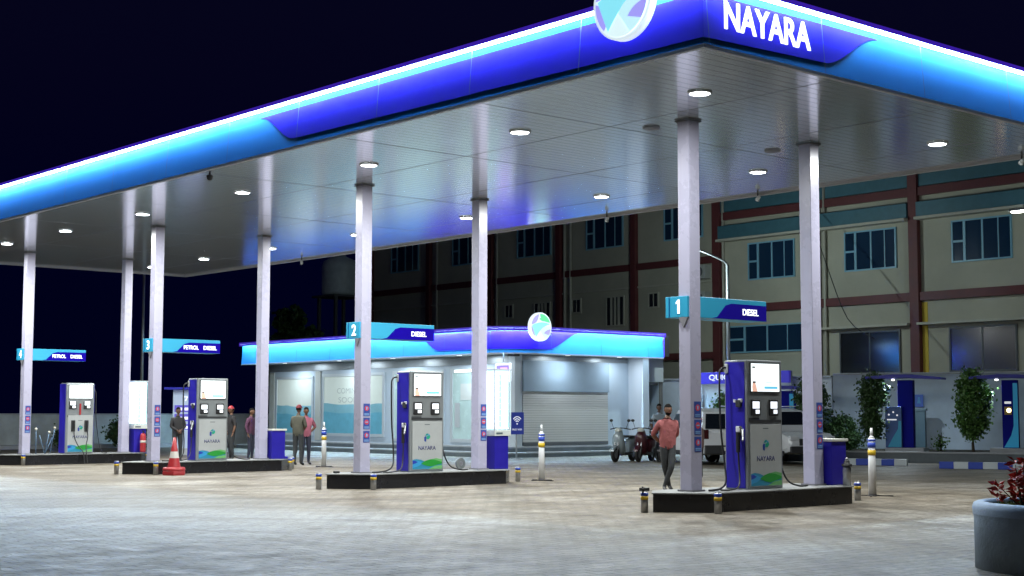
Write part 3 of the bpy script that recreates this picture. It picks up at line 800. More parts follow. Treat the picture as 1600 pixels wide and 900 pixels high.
# ------------------------------------------------------------------ blue bins (lanes 1, 3) and lit cabinets (lanes 2, 4)
def make_bin():
    t = thing('waste_bin', '', 'bin', group='blue bins with pale lids on the islands')
    g = MB(); g.prism([(0,0),(.42,0),(.42,.75),(0,.75)], (0,0,0), (1,0,0), (0,0,1), -.46, bev=.015); g.build('body', BLUEBIN, t)
    g = MB(); g.box((-.02,-.02,.752),(.46,.48,.80), bev=.01); g.build('lid', mat('bin_lid',(.62,.63,.58),.5), t)
    g = MB(); g.box((.40,-.02,.0),(.50,.40,.06), bev=.01); g.build('pedal', BLUEBIN, t)
    return t
b1 = make_bin(); b1.location = (3.32,-.26,.302); b1['label'] = 'blue bin with a pale lid right of the nearest pump'
b2 = copy_tree(b1); b2.location = (3.32,LY[2]-.26,.302); b2['label'] = 'blue bin with a pale lid left of the two standing attendants'
def make_cabinet():
    t = thing('display_cabinet', '', 'display cabinet', group='glowing display cabinets on blue plinths')
    g = MB(); g.box((0,0,0),(.40,.42,.73), bev=.012); g.build('plinth', BLUEBIN, t)
    g = MB(); g.box((-.03,-.03,.732),(.45,.46,.86), bev=.008); tr_ = g.build('tray', mat('cabinet_white',(.62,.66,.64),.4), t)
    g = MB(); g.box((.02,-.034,.77),(.20,-.0305,.81)); g.build('price_card', INK, tr_)
    g = MB()
    for x_,y_ in ((-.02,-.02),(.44,-.02),(-.02,.45),(.44,.45)): g.box((x_-.012,y_-.012,.86),(x_+.012,y_+.012,2.18))
    g.box((-.035,-.035,2.18),(.455,.465,2.215)); g.build('frame', ALU, t)
    G_ = mat('cabinet_backlight', (.8,.9,.9), .4, emit=(.60,.86,1.0), es=1.0)
    g = MB(); g.box((.0,.02,.88),(.42,.43,2.17)); g.build('lightbox', G_, t)
    T_ = mat('cabinet_tube', (1,1,1), .4, emit=(.85,1.0,1.0), es=5.0)
    for x_ in (.05,.26,.33):
        g = MB(); g.cyl((x_,-.0,.92),(x_,-.0,2.13), .022, n=10); g.build('light_tube', T_, t)
    for y_ in (.08,.33):
        g = MB(); g.cyl((-.018,y_,.92),(-.018,y_,2.13), .018, n=10); g.build('light_tube', T_, t)
    S_ = mat('cabinet_bottle', (.45,.75,.8), .3, emit=(.45,.85,.95), es=.45)
    g = MB()
    for r_ in range(9):
        z_ = .93+r_*.13
        for x_ in (.13,.18,.385): g.box((x_-.016,-.012,z_),(x_+.016,.012,z_+.12))
    g.build('stocked_row', S_, t)
    return t
c1 = make_cabinet(); c1.location = (3.40,LY[1]-.24,.302); c1['label'] = 'tall glowing display cabinet on a blue plinth at lane 2'
c2 = copy_tree(c1); c2.location = (3.38,LY[3]-.24,.302); c2['label'] = 'tall glowing display cabinet behind the red fire extinguisher'

# fire extinguisher on the lane 4 plinth face
t = thing('fire_extinguisher', 'red fire extinguisher against the blue plinth at lane 4', 'fire extinguisher', (3.60,LY[3]-.40,.302))
g = MB(); g.lathe([(.0,.02),(.085,.02),(.09,.05),(.09,.50),(.07,.57),(.03,.60)], n=18); g.build('cylinder', RED, t)
g = MB(); g.cyl((0,0,.60),(0,0,.66), .02, n=8); g.box((-.02,-.09,.65),(.02,.05,.675)); g.build('valve', BLACK, t)
g = MB(); g.tube([(0,-.04,.63),(.09,-.06,.55),(.11,-.04,.3),(.10,-.03,.15)], .012, n=6); g.build('hose', BLACK, t)
g = MB(); g.cyl((0,0,.30),(0,0,.37), .0915, n=18); g.build('label_band', mat('ext_label',(.6,.55,.5),.5), t)

# steel flask on lane 1 slab
t = thing('steel_canister', 'slim steel canister with a black top between the pillar and blue bin', 'canister', (3.42,-.50,.302))
g = MB(); g.lathe([(.0,0),(.07,0),(.072,.30),(.06,.33)], n=18); g.build('body', STEEL, t)
g = MB(); g.lathe([(.09,.33),(.09,.37),(.05,.38),(.05,.42),(.03,.44),(0,.44)], n=18); g.build('cap', BLACK, t)
g = MB(); g.ball((0,0,.455), .03, n=6); g.build('knob', STEEL, t)

# small clamp items / hose reel on lane 2 slab
t = thing('hose_reel', 'small round grey hose reel lying by the lane 2 rear pillar', 'hose reel', (2.78,LY[1]+.2,.302))
g = MB(); g.cyl((0,-.03,.13),(0,.03,.13), .12, n=20); g.build('drum', mat('reel_grey',(.18,.2,.2),.5), t)
g = MB(); g.cyl((0,-.036,.13),(0,.036,.13), .05, n=14); g.build('hub', STEEL, t)
g = MB(); g.box((-.06,-.04,.03),(.06,.04,.07), bev=.01); o = g.build('cable_box', BLACK); o.location = (-.45,LY[1]+.25,.275); tag(o, 'small black box on the left end of the lane 2 island', 'box')
g = MB(); g.box((-.08,-.04,.0),(.08,.04,.05), bev=.008); g.cyl((-.04,0,.05),(-.04,0,.07),.015,n=8); o = g.build('pipe_clamp', BLACK); o.location = (-.93,.24,.0)
o.location.z = .335; o.location.x = -.95; o.location.y = .12; tag(o, 'dark clamp resting on the leftmost lane 1 bollard', 'clamp')

# air-hose stands at lane 4, left of the pump
t = thing('hose_stand', 'thin steel hose stand with white-tipped arms left of the farthest pump', 'hose stand', (.55,LY[3]+.1,.302))
g = MB()
for a,b in (((-.15,0,0),(-.16,0,.72)),((.12,0,0),(-.05,0,.55)),((.12,0,0),(.25,0,.62)),((.30,.05,0),(.42,0,.75)),((.12,0,0),(.38,.05,.5))): g.cyl(a,b,.014,n=8)
g.build('rod', mat('blue_steel',(.12,.2,.3),.4,metal=.4), t)
for p in ((-.16,0,.74),(.25,0,.64),(.42,0,.77)):
    g = MB(); g.ball(p,.04,n=6); g.build('tip', mat('tip_white',(.7,.68,.55),.4), t)

# ------------------------------------------------------------------ cone
t = thing('traffic_cone', 'red traffic cone with a pale band standing before the lane 3 pillar', 'traffic cone', (-.05,17.05,0))
g = MB(); g.lathe([(0,.0),(.30,.0),(.31,.05),(.30,.10),(.27,.11),(.0,.11)], n=6, smooth=False); g.lathe([(.27,.11),(.28,.13),(.26,.19),(.2,.20)], n=28); g.build('base', RED, t)
g = MB(); g.lathe([(.16,.19),(.118,.42)], n=28); g.lathe([(.088,.58),(.03,.92),(.0,.925)], n=28); g.build('cone', RED, t)
g = MB(); g.lathe([(.1185,.42),(.0885,.58)], n=28); g.build('reflective_band', mat('cone_band',(.6,.58,.55),.4), t)

# ------------------------------------------------------------------ slim posts with bases
def make_post():
    t = thing('marker_post', '', 'marker post', group='slim white marker posts with blue and yellow bands')
    g = MB(); g.cyl((0,0,.02),(0,0,1.08), .075, .062, n=18); g.cyl((0,0,1.08),(0,0,1.12), .062, .03, n=18); g.cyl((0,0,1.12),(0,0,1.27), .03, .022, n=12); g.build('post', mat('post_white',(.68,.70,.72),.4), t)
    for z0,z1,m in ((.90,1.0,BLUETAPE),(1.02,1.06,BLUETAPE),(.76,.86,YELLOW)):
        g = MB(); g.cyl((0,0,z0),(0,0,z1), .0745, n=18); g.build('tape_band', m, t)
    g = MB(); g.cyl((0,0,0),(0,0,.02), .10, n=18); g.box((-.02,-.38,.0),(.02,.30,.018)); g.box((-.30,-.02,.0),(.30,.02,.016)); g.build('base', BLACK, t)
    return t
p1 = make_post(); p1.location = (5.01,9.11,0); p1['label'] = 'white marker post standing alone before the roller shutter'
for ch in list(p1.children): pass
p2 = copy_tree(p1); p2.location = (5.66,.57,0); p2['label'] = 'white marker post right of the lane 1 island'; p2.rotation_euler.z = R(30)
p3 = copy_tree(p1); p3.location = (5.92,19.4,0); p3['label'] = 'white marker post beside the two standing attendants'; p3.rotation_euler.z = R(10)

# ------------------------------------------------------------------ store
store = thing('convenience_store', 'low store with a glowing blue fascia, film-covered windows and roller shutter', 'store', (0,0,0))
SX, SY = 16.3, 23.0
g = MB()
g.box((SX,SY+.02,.36),(SX+.2,39.3,3.6))            # left front wall
g.box((SX+.22,SY,.36),(22.0,SY+.2,3.6))            # right front wall
g.box((SX+.22,39.1,.36),(23.8,39.3,3.6))
g.box((23.6,SY,.36),(23.8,39.08,3.6))
g.build('wall', STOREWALL, store)
g = MB(); g.box((SX-.05,SY-.05,.361),(SX+.28,SY+.3,3.6)); g.build('corner_pilaster', ALU, store)
# fascia ring
rr = 1.5
pts = [(15.0,39.5),(15.0,22.0+rr)]
for k in range(1,10): a = PI+ (PI/2)*k/10; pts.append((15.0+rr+rr*math.cos(a), 22.0+rr+rr*math.sin(a)))
pts += [(15.0+rr,22.0),(22.85,22.0)]
arc = rr*PI/2
cornerS = 39.5-(22+rr)
Sr = lambda X: cornerS+arc+(X-(15+rr))
ind2 = []
for k in range(11):
    t_ = k/10; e_ = t_*t_*(3-2*t_); ind2.append((39.5-27.15+t_*1.5, 4.36-e_*(4.36-3.76), 4.38))
ind2.append((Sr(16.6), 3.74, 4.38))
for k in range(11):
    t_ = k/10; e_ = t_*t_*(3-2*t_); ind2.append((Sr(16.9)+t_*1.7, 3.75+e_*(4.38-3.75), 4.40))
nst = fascia(pts, 3.62, 4.46, .06, .13, store, ind2, led_w=.055, added_shield=True, pm=(mat('store_cyan', (0.04, 0.30, 0.80), 0.6, spec=0.2), mat('store_indigo', (0.030, 0.006, 0.62), 0.6, spec=0.2)), led=mat('store_led_strip', (0.8,0.9,1), 0.4, emit=(0.42,0.74,1.0), es=480))
g = MB(); g.prism([(15.05,39.45),(15.05,22+rr)]+[(15.05+rr+rr*math.cos(PI+(PI/2)*k/10)*.97, 22.05+rr+rr*math.sin(PI+(PI/2)*k/10)*.97) for k in range(1,10)]+[(15+rr,22.06),(22.84,22.06),(22.84,23.0),(23.8,23.0),(23.8,39.45)], (0,0,3.6), (1,0,0), (0,1,0), .06)
g.build('eave_soffit', mat('store_soffit',(.42,.46,.48),.4), store)
g = MB(); g.box((15.6,22.6,3.70),(23.8,39.3,4.50)); g.build('roof', mat('roof_sheet', (.06,.06,.07), .6), store)
g = MB(); g.box((22.84,22.0,3.62),(22.90,24.0,4.52)); g.build('fascia_end', LIP_GLOW, store)
# bulkhead band below eave
g = MB(); g.box((SX-.03,SY+.32,3.28),(SX-.002,39.3,3.598)); g.box((SX+.30,SY-.03,3.40),(21.9,SY-.002,3.598)); g.build('bulkhead', SILVER, store)
# windows on the left front (face X = SX)
def win(y1, y0, z0, z1, frame_w, kind, text_=None):
    """y1 > y0 (left to right in view)"""
    g = MB()
    f = frame_w; X = SX
    g.box((X-.06,y0,z0),(X-.002,y0+f,z1)); g.box((X-.06,y1-f,z0),(X-.002,y1,z1)); g.box((X-.06,y0+f,z1-f),(X-.002,y1-f,z1)); g.box((X-.06,y0+f,z0),(X-.002,y1-f,z0+f))
    w_ = g.build('window', ALU, store)
    g = MB(); g.box((X-.03,y0+f,z0+f),(X-.004,y1-f,z1-f)); g.build('pane', FILM if kind == 'film' else DOORGL, w_)
    if kind == 'film':
        zm = z0+f+(z1-z0)*.48
        pts_ = []; n_ = 16
        for k in range(n_+1):
            y_ = y0+f+(y1-y0-2*f)*k/n_
            pts_.append((y_, zm-.04*abs(math.sin(k*.45+y0))-.04*math.sin(k*.23)))
        pts_ = [(y0+f,z0+f),(y1-f,z0+f)]+list(reversed(pts_))
        g = MB(); g.prism(pts_, (X-.033,0,0), (0,1,0), (0,0,1), -.003); g.build('printed_hills', FILMT, w_)
        pts2 = [(a,b-.35 if b > z0+f+.01 else b) for a,b in pts_]
        g = MB(); g.prism(pts2, (X-.038,0,0), (0,1,0), (0,0,1), -.003); g.build('printed_foothills', mat('deep_teal_film',(.14,.40,.53),.5,emit=(.05,.5,.75),es=.06,var=.15), w_)
        if text_:
            yc = (y0+y1)/2+.3
            text('lettering', text_[0], (X-.032,yc,2.42), (0,-1,0), (-1,0,0), .22, mat('pale_ink',(.44,.50,.49),.6), w_, width=1.6, th=.003)
            text('lettering', text_[1], (X-.032,yc,2.05), (0,-1,0), (-1,0,0), .22, mat('pale_ink',(.44,.50,.49),.6), w_, width=1.4, th=.003)
    return w_
win(38.7,35.8,.58,3.05,.10,'film')
win(35.1,30.75,.58,3.12,.12,'film',('COMING','SOON'))
w3 = win(30.2,27.0,.45,3.15,.12,'door')
w4 = win(26.6,23.6,.45,3.15,.14,'door')
g = MB(); g.box((SX-.07,25.0,.45),(SX-.061,25.08,3.0)); g.box((SX-.075,26.0,1.0),(SX-.061,26.3,1.9)); g.build('door_frame', ALU, store)
g = MB(); g.box((SX-.045,25.2,2.0),(SX-.031,26.0,2.6)); g.build('door_notice', mat('pale_paper',(.6,.66,.66),.6), store)
g = MB(); g.box((SX-.10,24.3,3.02),(SX-.062,26.3,3.10)); g.build('door_lamp', mat('door_tube',(1,1,1),.4,emit=(.85,.97,1),es=2.5), store)
g = MB(); g.box((SX-.05,35.25,.4),(SX-.002,35.62,3.25)); g.box((SX-.05,38.85,.4),(SX-.002,39.2,3.25)); g.build('window_post', mat('cream_post',(.5,.53,.5),.5), store)
# right front: hood, shutter, recess, toilet
g = MB(); g.box((SX+.32,SY-.10,2.30),(20.85,SY-.002,3.38)); g.build('shutter_hood', STOREBOX, store)
g = MB(); g.box((SX+.34,SY-.05,.50),(20.83,SY-.003,2.298)); g.build('roller_shutter', SHUTTER, store)
g = MB(); g.box((SX+.34,SY-.055,.385),(20.83,SY-.003,.498)); g.build('shutter_bar', DFRAME, store)
g = MB(); g.prism([(21.72,22.0),(22.04,22.0),(22.04,22.99),(21.95,22.99)], (0,0,.20), (1,0,0), (0,1,0), 3.40); g.build('white_fin', mat('fin_white',(.66,.72,.8),.4), store)
g = MB(); g.box((22.06,22.9,2.72),(23.78,23.1,3.598)); g.build('toilet_header', mat('header_pale',(.52,.56,.58),.5), store)
g = MB(); g.box((22.06,23.02,.36),(22.2,23.1,2.718)); g.box((23.62,22.96,.36),(23.80,23.0,2.718)); g.box((22.2,23.02,2.6),(23.62,23.1,2.718)); g.build('door_surround', BROWNF, store)
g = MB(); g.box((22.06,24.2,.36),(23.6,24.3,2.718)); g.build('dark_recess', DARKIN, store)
g = MB(); g.box((22.15,22.86,2.86),(22.75,22.898,3.14), bev=.01); ts = g.build('toilet_sign', mat('sign_violet',(.10,.06,.6),.4,emit=(.16,.10,.95),es=.9), store)
g = MB()
for x_ in (22.28,22.45,22.62):
    g.cyl((x_,22.85,3.07),(x_,22.859,3.07), .03, n=10); g.prism([(-.045,-.09),(.045,-.09),(.02,.06),(-.02,.06)], (x_,22.859,2.97), (1,0,0), (0,0,1), .006)
g.build('pictogram', LETTERD, ts)
# eave downlights
for x_,y_,e_ in ((15.3,32.5,22),(15.3,28.9,22),(15.3,24.9,22),(18.2,22.3,14),(20.8,22.3,9),(15.3,36.5,22)):
    t = thing('eave_light', 'small round downlight under the store eave', 'light', (x_,y_,3.597), group='small round downlights under the store eave')
    g = MB(); g.cyl((0,0,-.02),(0,0,0), .09, n=18); g.build('lens', mat('eave_lens',(1,1,1),.4,emit=(.9,.97,1),es=3), t)
    l_ = bpy.data.lights.new('eave_beam','AREA'); l_.shape='DISK'; l_.size=.16; l_.energy=e_*3.0; l_.color=(.8,.92,1)
    lo = bpy.data.objects.new('eave_beam', l_); COL.objects.link(lo); lo.parent = t; lo.location=(0,0,-.03)
    k_ = {(15.3,32.5):'between the second and third windows', (15.3,28.9):'above the third window', (15.3,24.9):'above the glazed door',(18.2,22.3):'brightest, above the roller shutter',(20.8,22.3):'right end of the roller shutter',(15.3,36.5):'above the leftmost window'}[(x_,y_)]
    t['label'] = 'small round downlight under the store eave, '+k_
logo_disc(store, (16.47,21.86,4.52), (1,0,0), (0,-1,0), .46, es=1.3)
g = MB(); g.box((15.6,22.3,3.50),(15.9,22.6,3.598)); g.build('camera_box', DKGREY, store)
# OPEN 24 style lit sign board hanging before the corner
t = thing('projecting_sign', 'small white-edged lit violet sign by the store corner, above the cabinet', 'sign', (15.2,22.35,2.92))
g = MB(); g.box((-.03,-.40,-.32),(.03,.40,.32), bev=.02); g.build('board', mat('sign_white',(.8,.8,.9),.4,emit=(.8,.85,1),es=1.3), t)
g = MB(); g.box((-.036,-.33,-.25),(-.031,.33,.25)); pnl = g.build('face_panel', mat('sign_violet2',(.25,.2,.7),.4,emit=(.30,.22,.95),es=1.0), t)
g = MB(); g.box((-.041,-.25,-.03),(-.037,.25,.03)); g.box((-.041,-.25,.09),(-.037,.12,.17)); g.box((-.041,-.20,-.18),(-.037,.25,-.11)); g.build('caption', mat('sign_pink',(.8,.4,.7),.4,emit=(.95,.55,.9),es=1.0), pnl)
g = MB(); g.cyl((0,0,.32),(0,0,.68), .02, n=8); g.build('hanger', ALU, t)

# wifi sign
t = thing('wifi_sign', 'blue board with a white wifi symbol on a thin pole by the shutter', 'sign', (14.88,21.3,0))
g = MB(); g.cyl((0,0,0),(0,0,.85), .03, n=10); g.cyl((0,0,0),(0,0,.03), .2, n=18); g.build('pole', STEEL, t)
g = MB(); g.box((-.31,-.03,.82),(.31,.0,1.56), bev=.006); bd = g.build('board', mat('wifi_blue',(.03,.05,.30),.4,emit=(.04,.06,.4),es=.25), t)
g = MB()
for rr_ in (.07,.14,.21):
    g.tube([(rr_*math.sin(R(a)), -.035, 1.20+rr_*math.cos(R(a))) for a in range(-52,53,13)], .016, n=6, sub=1)
g.ball((0,-.035,1.17), .025, n=6); g.build('symbol', LETTERD, bd)
text('lettering', 'FREE WIFI', (0,-.031,.98), (1,0,0), (0,-1,0), .06, LETTERD, bd, width=.42, th=.003)

# ------------------------------------------------------------------ boundary walls
def wall_seg(name, A, B, z0, z1, th, m, label, cap=True):
    A = Vector(A); B = Vector(B); d = (B-A).normalized(); n_ = Vector((-d.y,d.x))
    g = MB(); g.prism([tuple(A), tuple(B), tuple(B+n_*th), tuple(A+n_*th)], (0,0,z0), (1,0,0), (0,1,0), z1-z0)
    t = thing(name, label, 'wall'); g.build('wall_face', m, t)
    if cap:
        g = MB(); g.prism([tuple(A-n_*.04), tuple(B-n_*.04), tuple(B+n_*(th+.04)), tuple(A+n_*(th+.04))], (0,0,z1), (1,0,0), (0,1,0), .06, bev=.008); g.build('coping', KERBC, t)
    return t
wall_seg('boundary_wall', (24.65,15.6), (29.3,5.3), .30, 2.88, .2, WALLP, 'pale blue-grey boundary wall behind the two small trees on the right')
wall_seg('boundary_wall', (24.1,24.0), (24.6,15.62), 0.0, 2.80, .2, mat('bright_plaster',(.50,.55,.62),.8,var=.08), 'pale wall behind the parked cars with the QUICK sign on it')
t = wall_seg('boundary_wall', (-14,46.0), (24,44.0), 0, 1.42, .2, WALLL, 'long low grey-green wall at the back left of the forecourt')
for x_ in (-4.5,4.2,12.5,21):
    g = MB(); y_ = 46.0-(x_+14)*2/38
    g.box((x_-.3,y_-.35,0),(x_+.3,y_+.3,1.62), bev=.01); g.build('pier', WALLL, t)
g = MB(); g.prism([(-14,44.6),(14.0,43.2),(14.0,44.2),(-14,45.6)], (0,0,0), (1,0,0), (0,1,0), .16); struct(g.build('kerb', KERBC))

# QUICK sign
t = thing('quick_sign', 'blue sign board reading QUICK with a smaller blue plate, left of the nearest pump', 'sign', (23.9,18.85,0))
g = MB(); g.box((-.10,-2.0,2.62),(.0,2.6,3.05), bev=.01); bd = g.build('board', mat('quick_blue',(.03,.02,.34),.4,emit=(.05,.04,.5),es=.35), t)
text('lettering', 'QUICK', (-.101,1.12,2.84), (0,-1,0), (-1,0,0), .24, LETTERD, bd, width=1.25, th=.01, bold=.02)
g = MB(); g.box((-.06,-.1,1.95),(.0,.8,2.28), bev=.01); pl = g.build('plate', mat('quick_plate',(.06,.08,.5),.4), t)
g = MB(); g.box((-.066,.05,2.05),(-.061,.65,2.17)); g.build('caption', LETTERD, pl)
for y_ in (-2.0,2.45):
    g = MB(); g.box((.0,y_,0),(.08,y_+.1,3.05)); g.build('pole', SILVER, t)

# ------------------------------------------------------------------ warehouse
wh = thing('warehouse', 'long cream industrial building with maroon columns and beams behind the station', 'building', (30.0,0,0))
YA, YB, YM = -6.0, 51.0, 25.45
g = MB(); g.box((0,YA,0),(14,YB,12.8)); g.build('wall', CREAM, wh)
for y_ in (50.9,45.6,40.5,35.4,30.4,25.45,20.55,15.65,10.75,5.85,.95,-3.95):
    g = MB(); w_ = .16 if y_ != 15.65 and y_ != 25.45 else .20; g.box((-.22,y_-w_,0),(-.002,y_+w_,12.8), bev=.01); g.build('column', MAROON, wh)
def beam(z, y0, y1, h=.28, m=MAROON, x=-.16, nm='beam'):
    ys = sorted([50.9,45.6,40.5,35.4,30.4,25.45,20.55,15.65,10.75,5.85,.95,-3.95])
    cuts = [y0]+[y for y in ys if y0 < y < y1]+[y1]
    g = MB()
    for a,b in zip(cuts,cuts[1:]): g.box((x,a+.21,z-h/2),(-.003,b-.21,z+h/2))
    g.build(nm, m, wh)
beam(8.12, 25.45, 50.9, .30)
beam(9.9, -6, 25.45, .32); beam(5.92, -6, 25.45, .32)
beam(4.0, 25.45, 50.9, .3)
beam(8.85, -6, 25.45, .10, CREAMT, -.45, 'canopy_ledge'); beam(9.2, -6, 25.45, .55, TEALROOF, -.30, 'sheet_band')
beam(11.2, -6, 25.45, 2.2, TEALROOF, -.10, 'upper_sheeting')
beam(4.88, -6, 20.3, .09, CREAMT, -.40, 'canopy_ledge')
beam(7.2, 25.5, 50.9, .07, CREAMT, -.12, 'string_course')
def whwin(y1,y0,z0,z1,kind='blue'):
    fw_ = .06
    fm = WFRAME if kind == 'blue' else (DFRAME if kind == 'dark' else CREAMT)
    gm = WGLASS if kind == 'blue' else WGLASS2
    g = MB()
    g.box((-.07,y0,z0),(-.002,y0+fw_,z1)); g.box((-.07,y1-fw_,z0),(-.002,y1,z1)); g.box((-.07,y0+fw_,z1-fw_),(-.002,y1-fw_,z1)); g.box((-.07,y0+fw_,z0),(-.002,y1-fw_,z0+fw_))
    if kind == 'blue' and y1-y0 > 1.8:
        ym = y1-(y1-y0)*.22; g.box((-.065,ym-.05,z0+fw_),(-.002,ym+.05,z1-fw_))
        g.box((-.06,ym+.05,(z0+z1)/2-.04),(-.002,y1-fw_,(z0+z1)/2+.04))
        yq = y1-(y1-y0)*.52; g.box((-.06,yq-.035,z0+fw_),(-.002,yq+.035,z1-fw_))
        yq = y1-(y1-y0)*.78; g.box((-.05,yq-.02,z0+fw_),(-.002,yq+.02,z1-fw_))
    elif kind == 'triple':
        for q in (.3,.5,.7): g.box((-.06,y0+(y1-y0)*q-.06,z0+fw_),(-.002,y0+(y1-y0)*q+.06,z1-fw_))
    else:
        yq = (y0+y1)/2; g.box((-.05,yq-.02,z0+fw_),(-.002,yq+.02,z1-fw_))
    w_ = g.build('window', fm, wh)
    g = MB(); g.box((-.03,y0+fw_,z0+fw_),(-.004,y1-fw_,z1-fw_)); g.build('pane', gm, w_)
for y1,y0 in ((23.8,21.35),(18.9,16.5),(14.1,11.65),(9.2,6.8)): whwin(y1,y0,7.08,8.65)
for y1,y0 in ((38.55,36.05),(33.6,31.15),(28.6,26.3),(43.7,41.2),(49.1,46.6)): whwin(y1,y0,9.15,10.7)
for y1,y0 in ((19.2,16.4),(14.3,11.55)): whwin(y1,y0,3.05,4.72,'dark')
whwin(24.9,20.9,4.05,5.2,'blue')
for y1,y0 in ((39.5,38.85),(34.6,33.95),(29.6,28.95)): whwin(y1,y0,6.22,6.92,'dark2')
for y1,y0 in ((37.3,36.1),(32.3,31.1)): whwin(y1,y0,5.5,6.9,'triple')
for y_ in (25.1,20.1,19.8,35.0,34.6,40.0,44.9): # downpipes
    g = MB(); g.cyl((-.12,y_,0),(-.12,y_,12.5), .06, n=10); g.build('downpipe', CREAMT, wh)
g = MB(); g.box((-.02,15.2,0),(-.003,15.44,5.7)); g.build('yellow_stripe', mat('yellow_wall',(.55,.40,.05),.8), wh)
for (y_,z_) in ((26.3,6.15),(26.3,7.3)):
    g = MB(); g.box((-.42,y_-.4,z_),(-.003,y_+.4,z_+.6), bev=.02); ac = g.build('air_conditioner', mat('ac_white',(.4,.42,.4),.5), wh)
    g = MB(); g.cyl((-.43,y_-.08,z_+.3),(-.421,y_-.08,z_+.3), .22, n=20); g.build('fan_grille', DFRAME, ac)
# overhead cable
g = MB(); g.tube([(29.4,20.3,9.9),(27.8,18.2,7.3),(26.8,16.5,5.0),(26.3,15.0,4.2)], .018, n=6); tag(g.build('overhead_cable', BLACK), 'slack dark cable sagging across the warehouse front', 'cable')

# lamps
def lamp_head(t, p, d, e):
    g = MB(); p = Vector(p); g.box((p.x-.16,p.y-.30,p.z),(p.x+.16,p.y+.30,p.z+.09), bev=.02); hd = g.build('lamp_head', SILVER, t)
    g = MB(); g.box((p.x-.12,p.y-.24,p.z-.035),(p.x+.12,p.y+.24,p.z-.002)); g.build('lens', mat('street_lens',(1,1,1),.4,emit=(1,.97,.85),es=25), hd)
    l_ = bpy.data.lights.new('lamp_beam','POINT'); l_.shadow_soft_size=.09; l_.energy=e; l_.color=(.80,.98,.97); lo = bpy.data.objects.new('lamp_beam', l_); COL.objects.link(lo); lo.parent=t; lo.location=(p.x,p.y,p.z-.14)
    lo.rotation_euler = (0, d, 0)
t = thing('street_lamp', 'grey street lamp on a tall pole, rising behind the DIESEL sign of lane 1', 'street lamp', (23.0,18.95,0))
g = MB(); g.cyl((0,0,0),(0,0,6.9), .09, .055, n=12); g.tube([(0,0,6.8),(-.08,.1,7.05),(-.62,.75,7.45),(-.85,1.02,7.52)], .04, n=8); g.build('pole', SILVER, t)
lamp_head(t, (-.95,1.12,7.46), .2, 760)
t = thing('flood_lamp', 'lit lamp on a pole before the right end of the warehouse front', 'lamp', (25.6,8.75,8.1))
g = MB(); g.tube([(.9,-.9,-8.1),(.9,-.9,-.3),(.7,-.7,-.02),(0,0,.05)], [.05,.03], n=8); g.build('pole', SILVER, t)
lamp_head(t, (-.05,.05,-.04), .0, 200)
t = thing('light_pole', 'thin pale pole rising behind the lane 3 and 4 pillars', 'pole', (10.6,40.0,0))
g = MB(); g.cyl((0,0,0),(0,0,9), .07, .05, n=10); g.build('shaft', SILVER, t)
g = MB(); g.cyl((0,0,0),(0,0,.3), .14, n=10); g.build('foot', SILVER, t)
t = thing('light_pole', 'thin dark pole in the night sky at the top right corner', 'pole', (31.5,11.6,0))
g = MB(); g.cyl((0,0,0),(0,0,24), .10, .07, n=10); g.build('shaft', SILVER, t)
g = MB(); g.box((-.3,-.05,12.9),(.3,.05,13.2)); g.build('clamp', SILVER, t)

# water tank and dark shrubbery beyond
t = thing('water_tank', 'pale round water tank on a frame behind the store roof', 'water tank', (27.6,50.6,0))
g = MB(); g.lathe([(0,7.9),(.95,7.9),(1.0,8.1),(1.0,9.5),(.9,9.8),(.35,10.05),(.3,10.15),(0,10.15)], n=28); g.build('tank', mat('tank_white',(.60,.70,.72),.5,var=.15), t)
g = MB()
for a,b in ((-.8,-.8),(.8,-.8),(-.8,.8),(.8,.8)): g.box((a-.08,b-.08,0),(a+.08,b+.08,7.8))
g.box((-1.1,-1.1,7.78),(1.1,1.1,7.895)); g.build('stand', DFRAME, t)

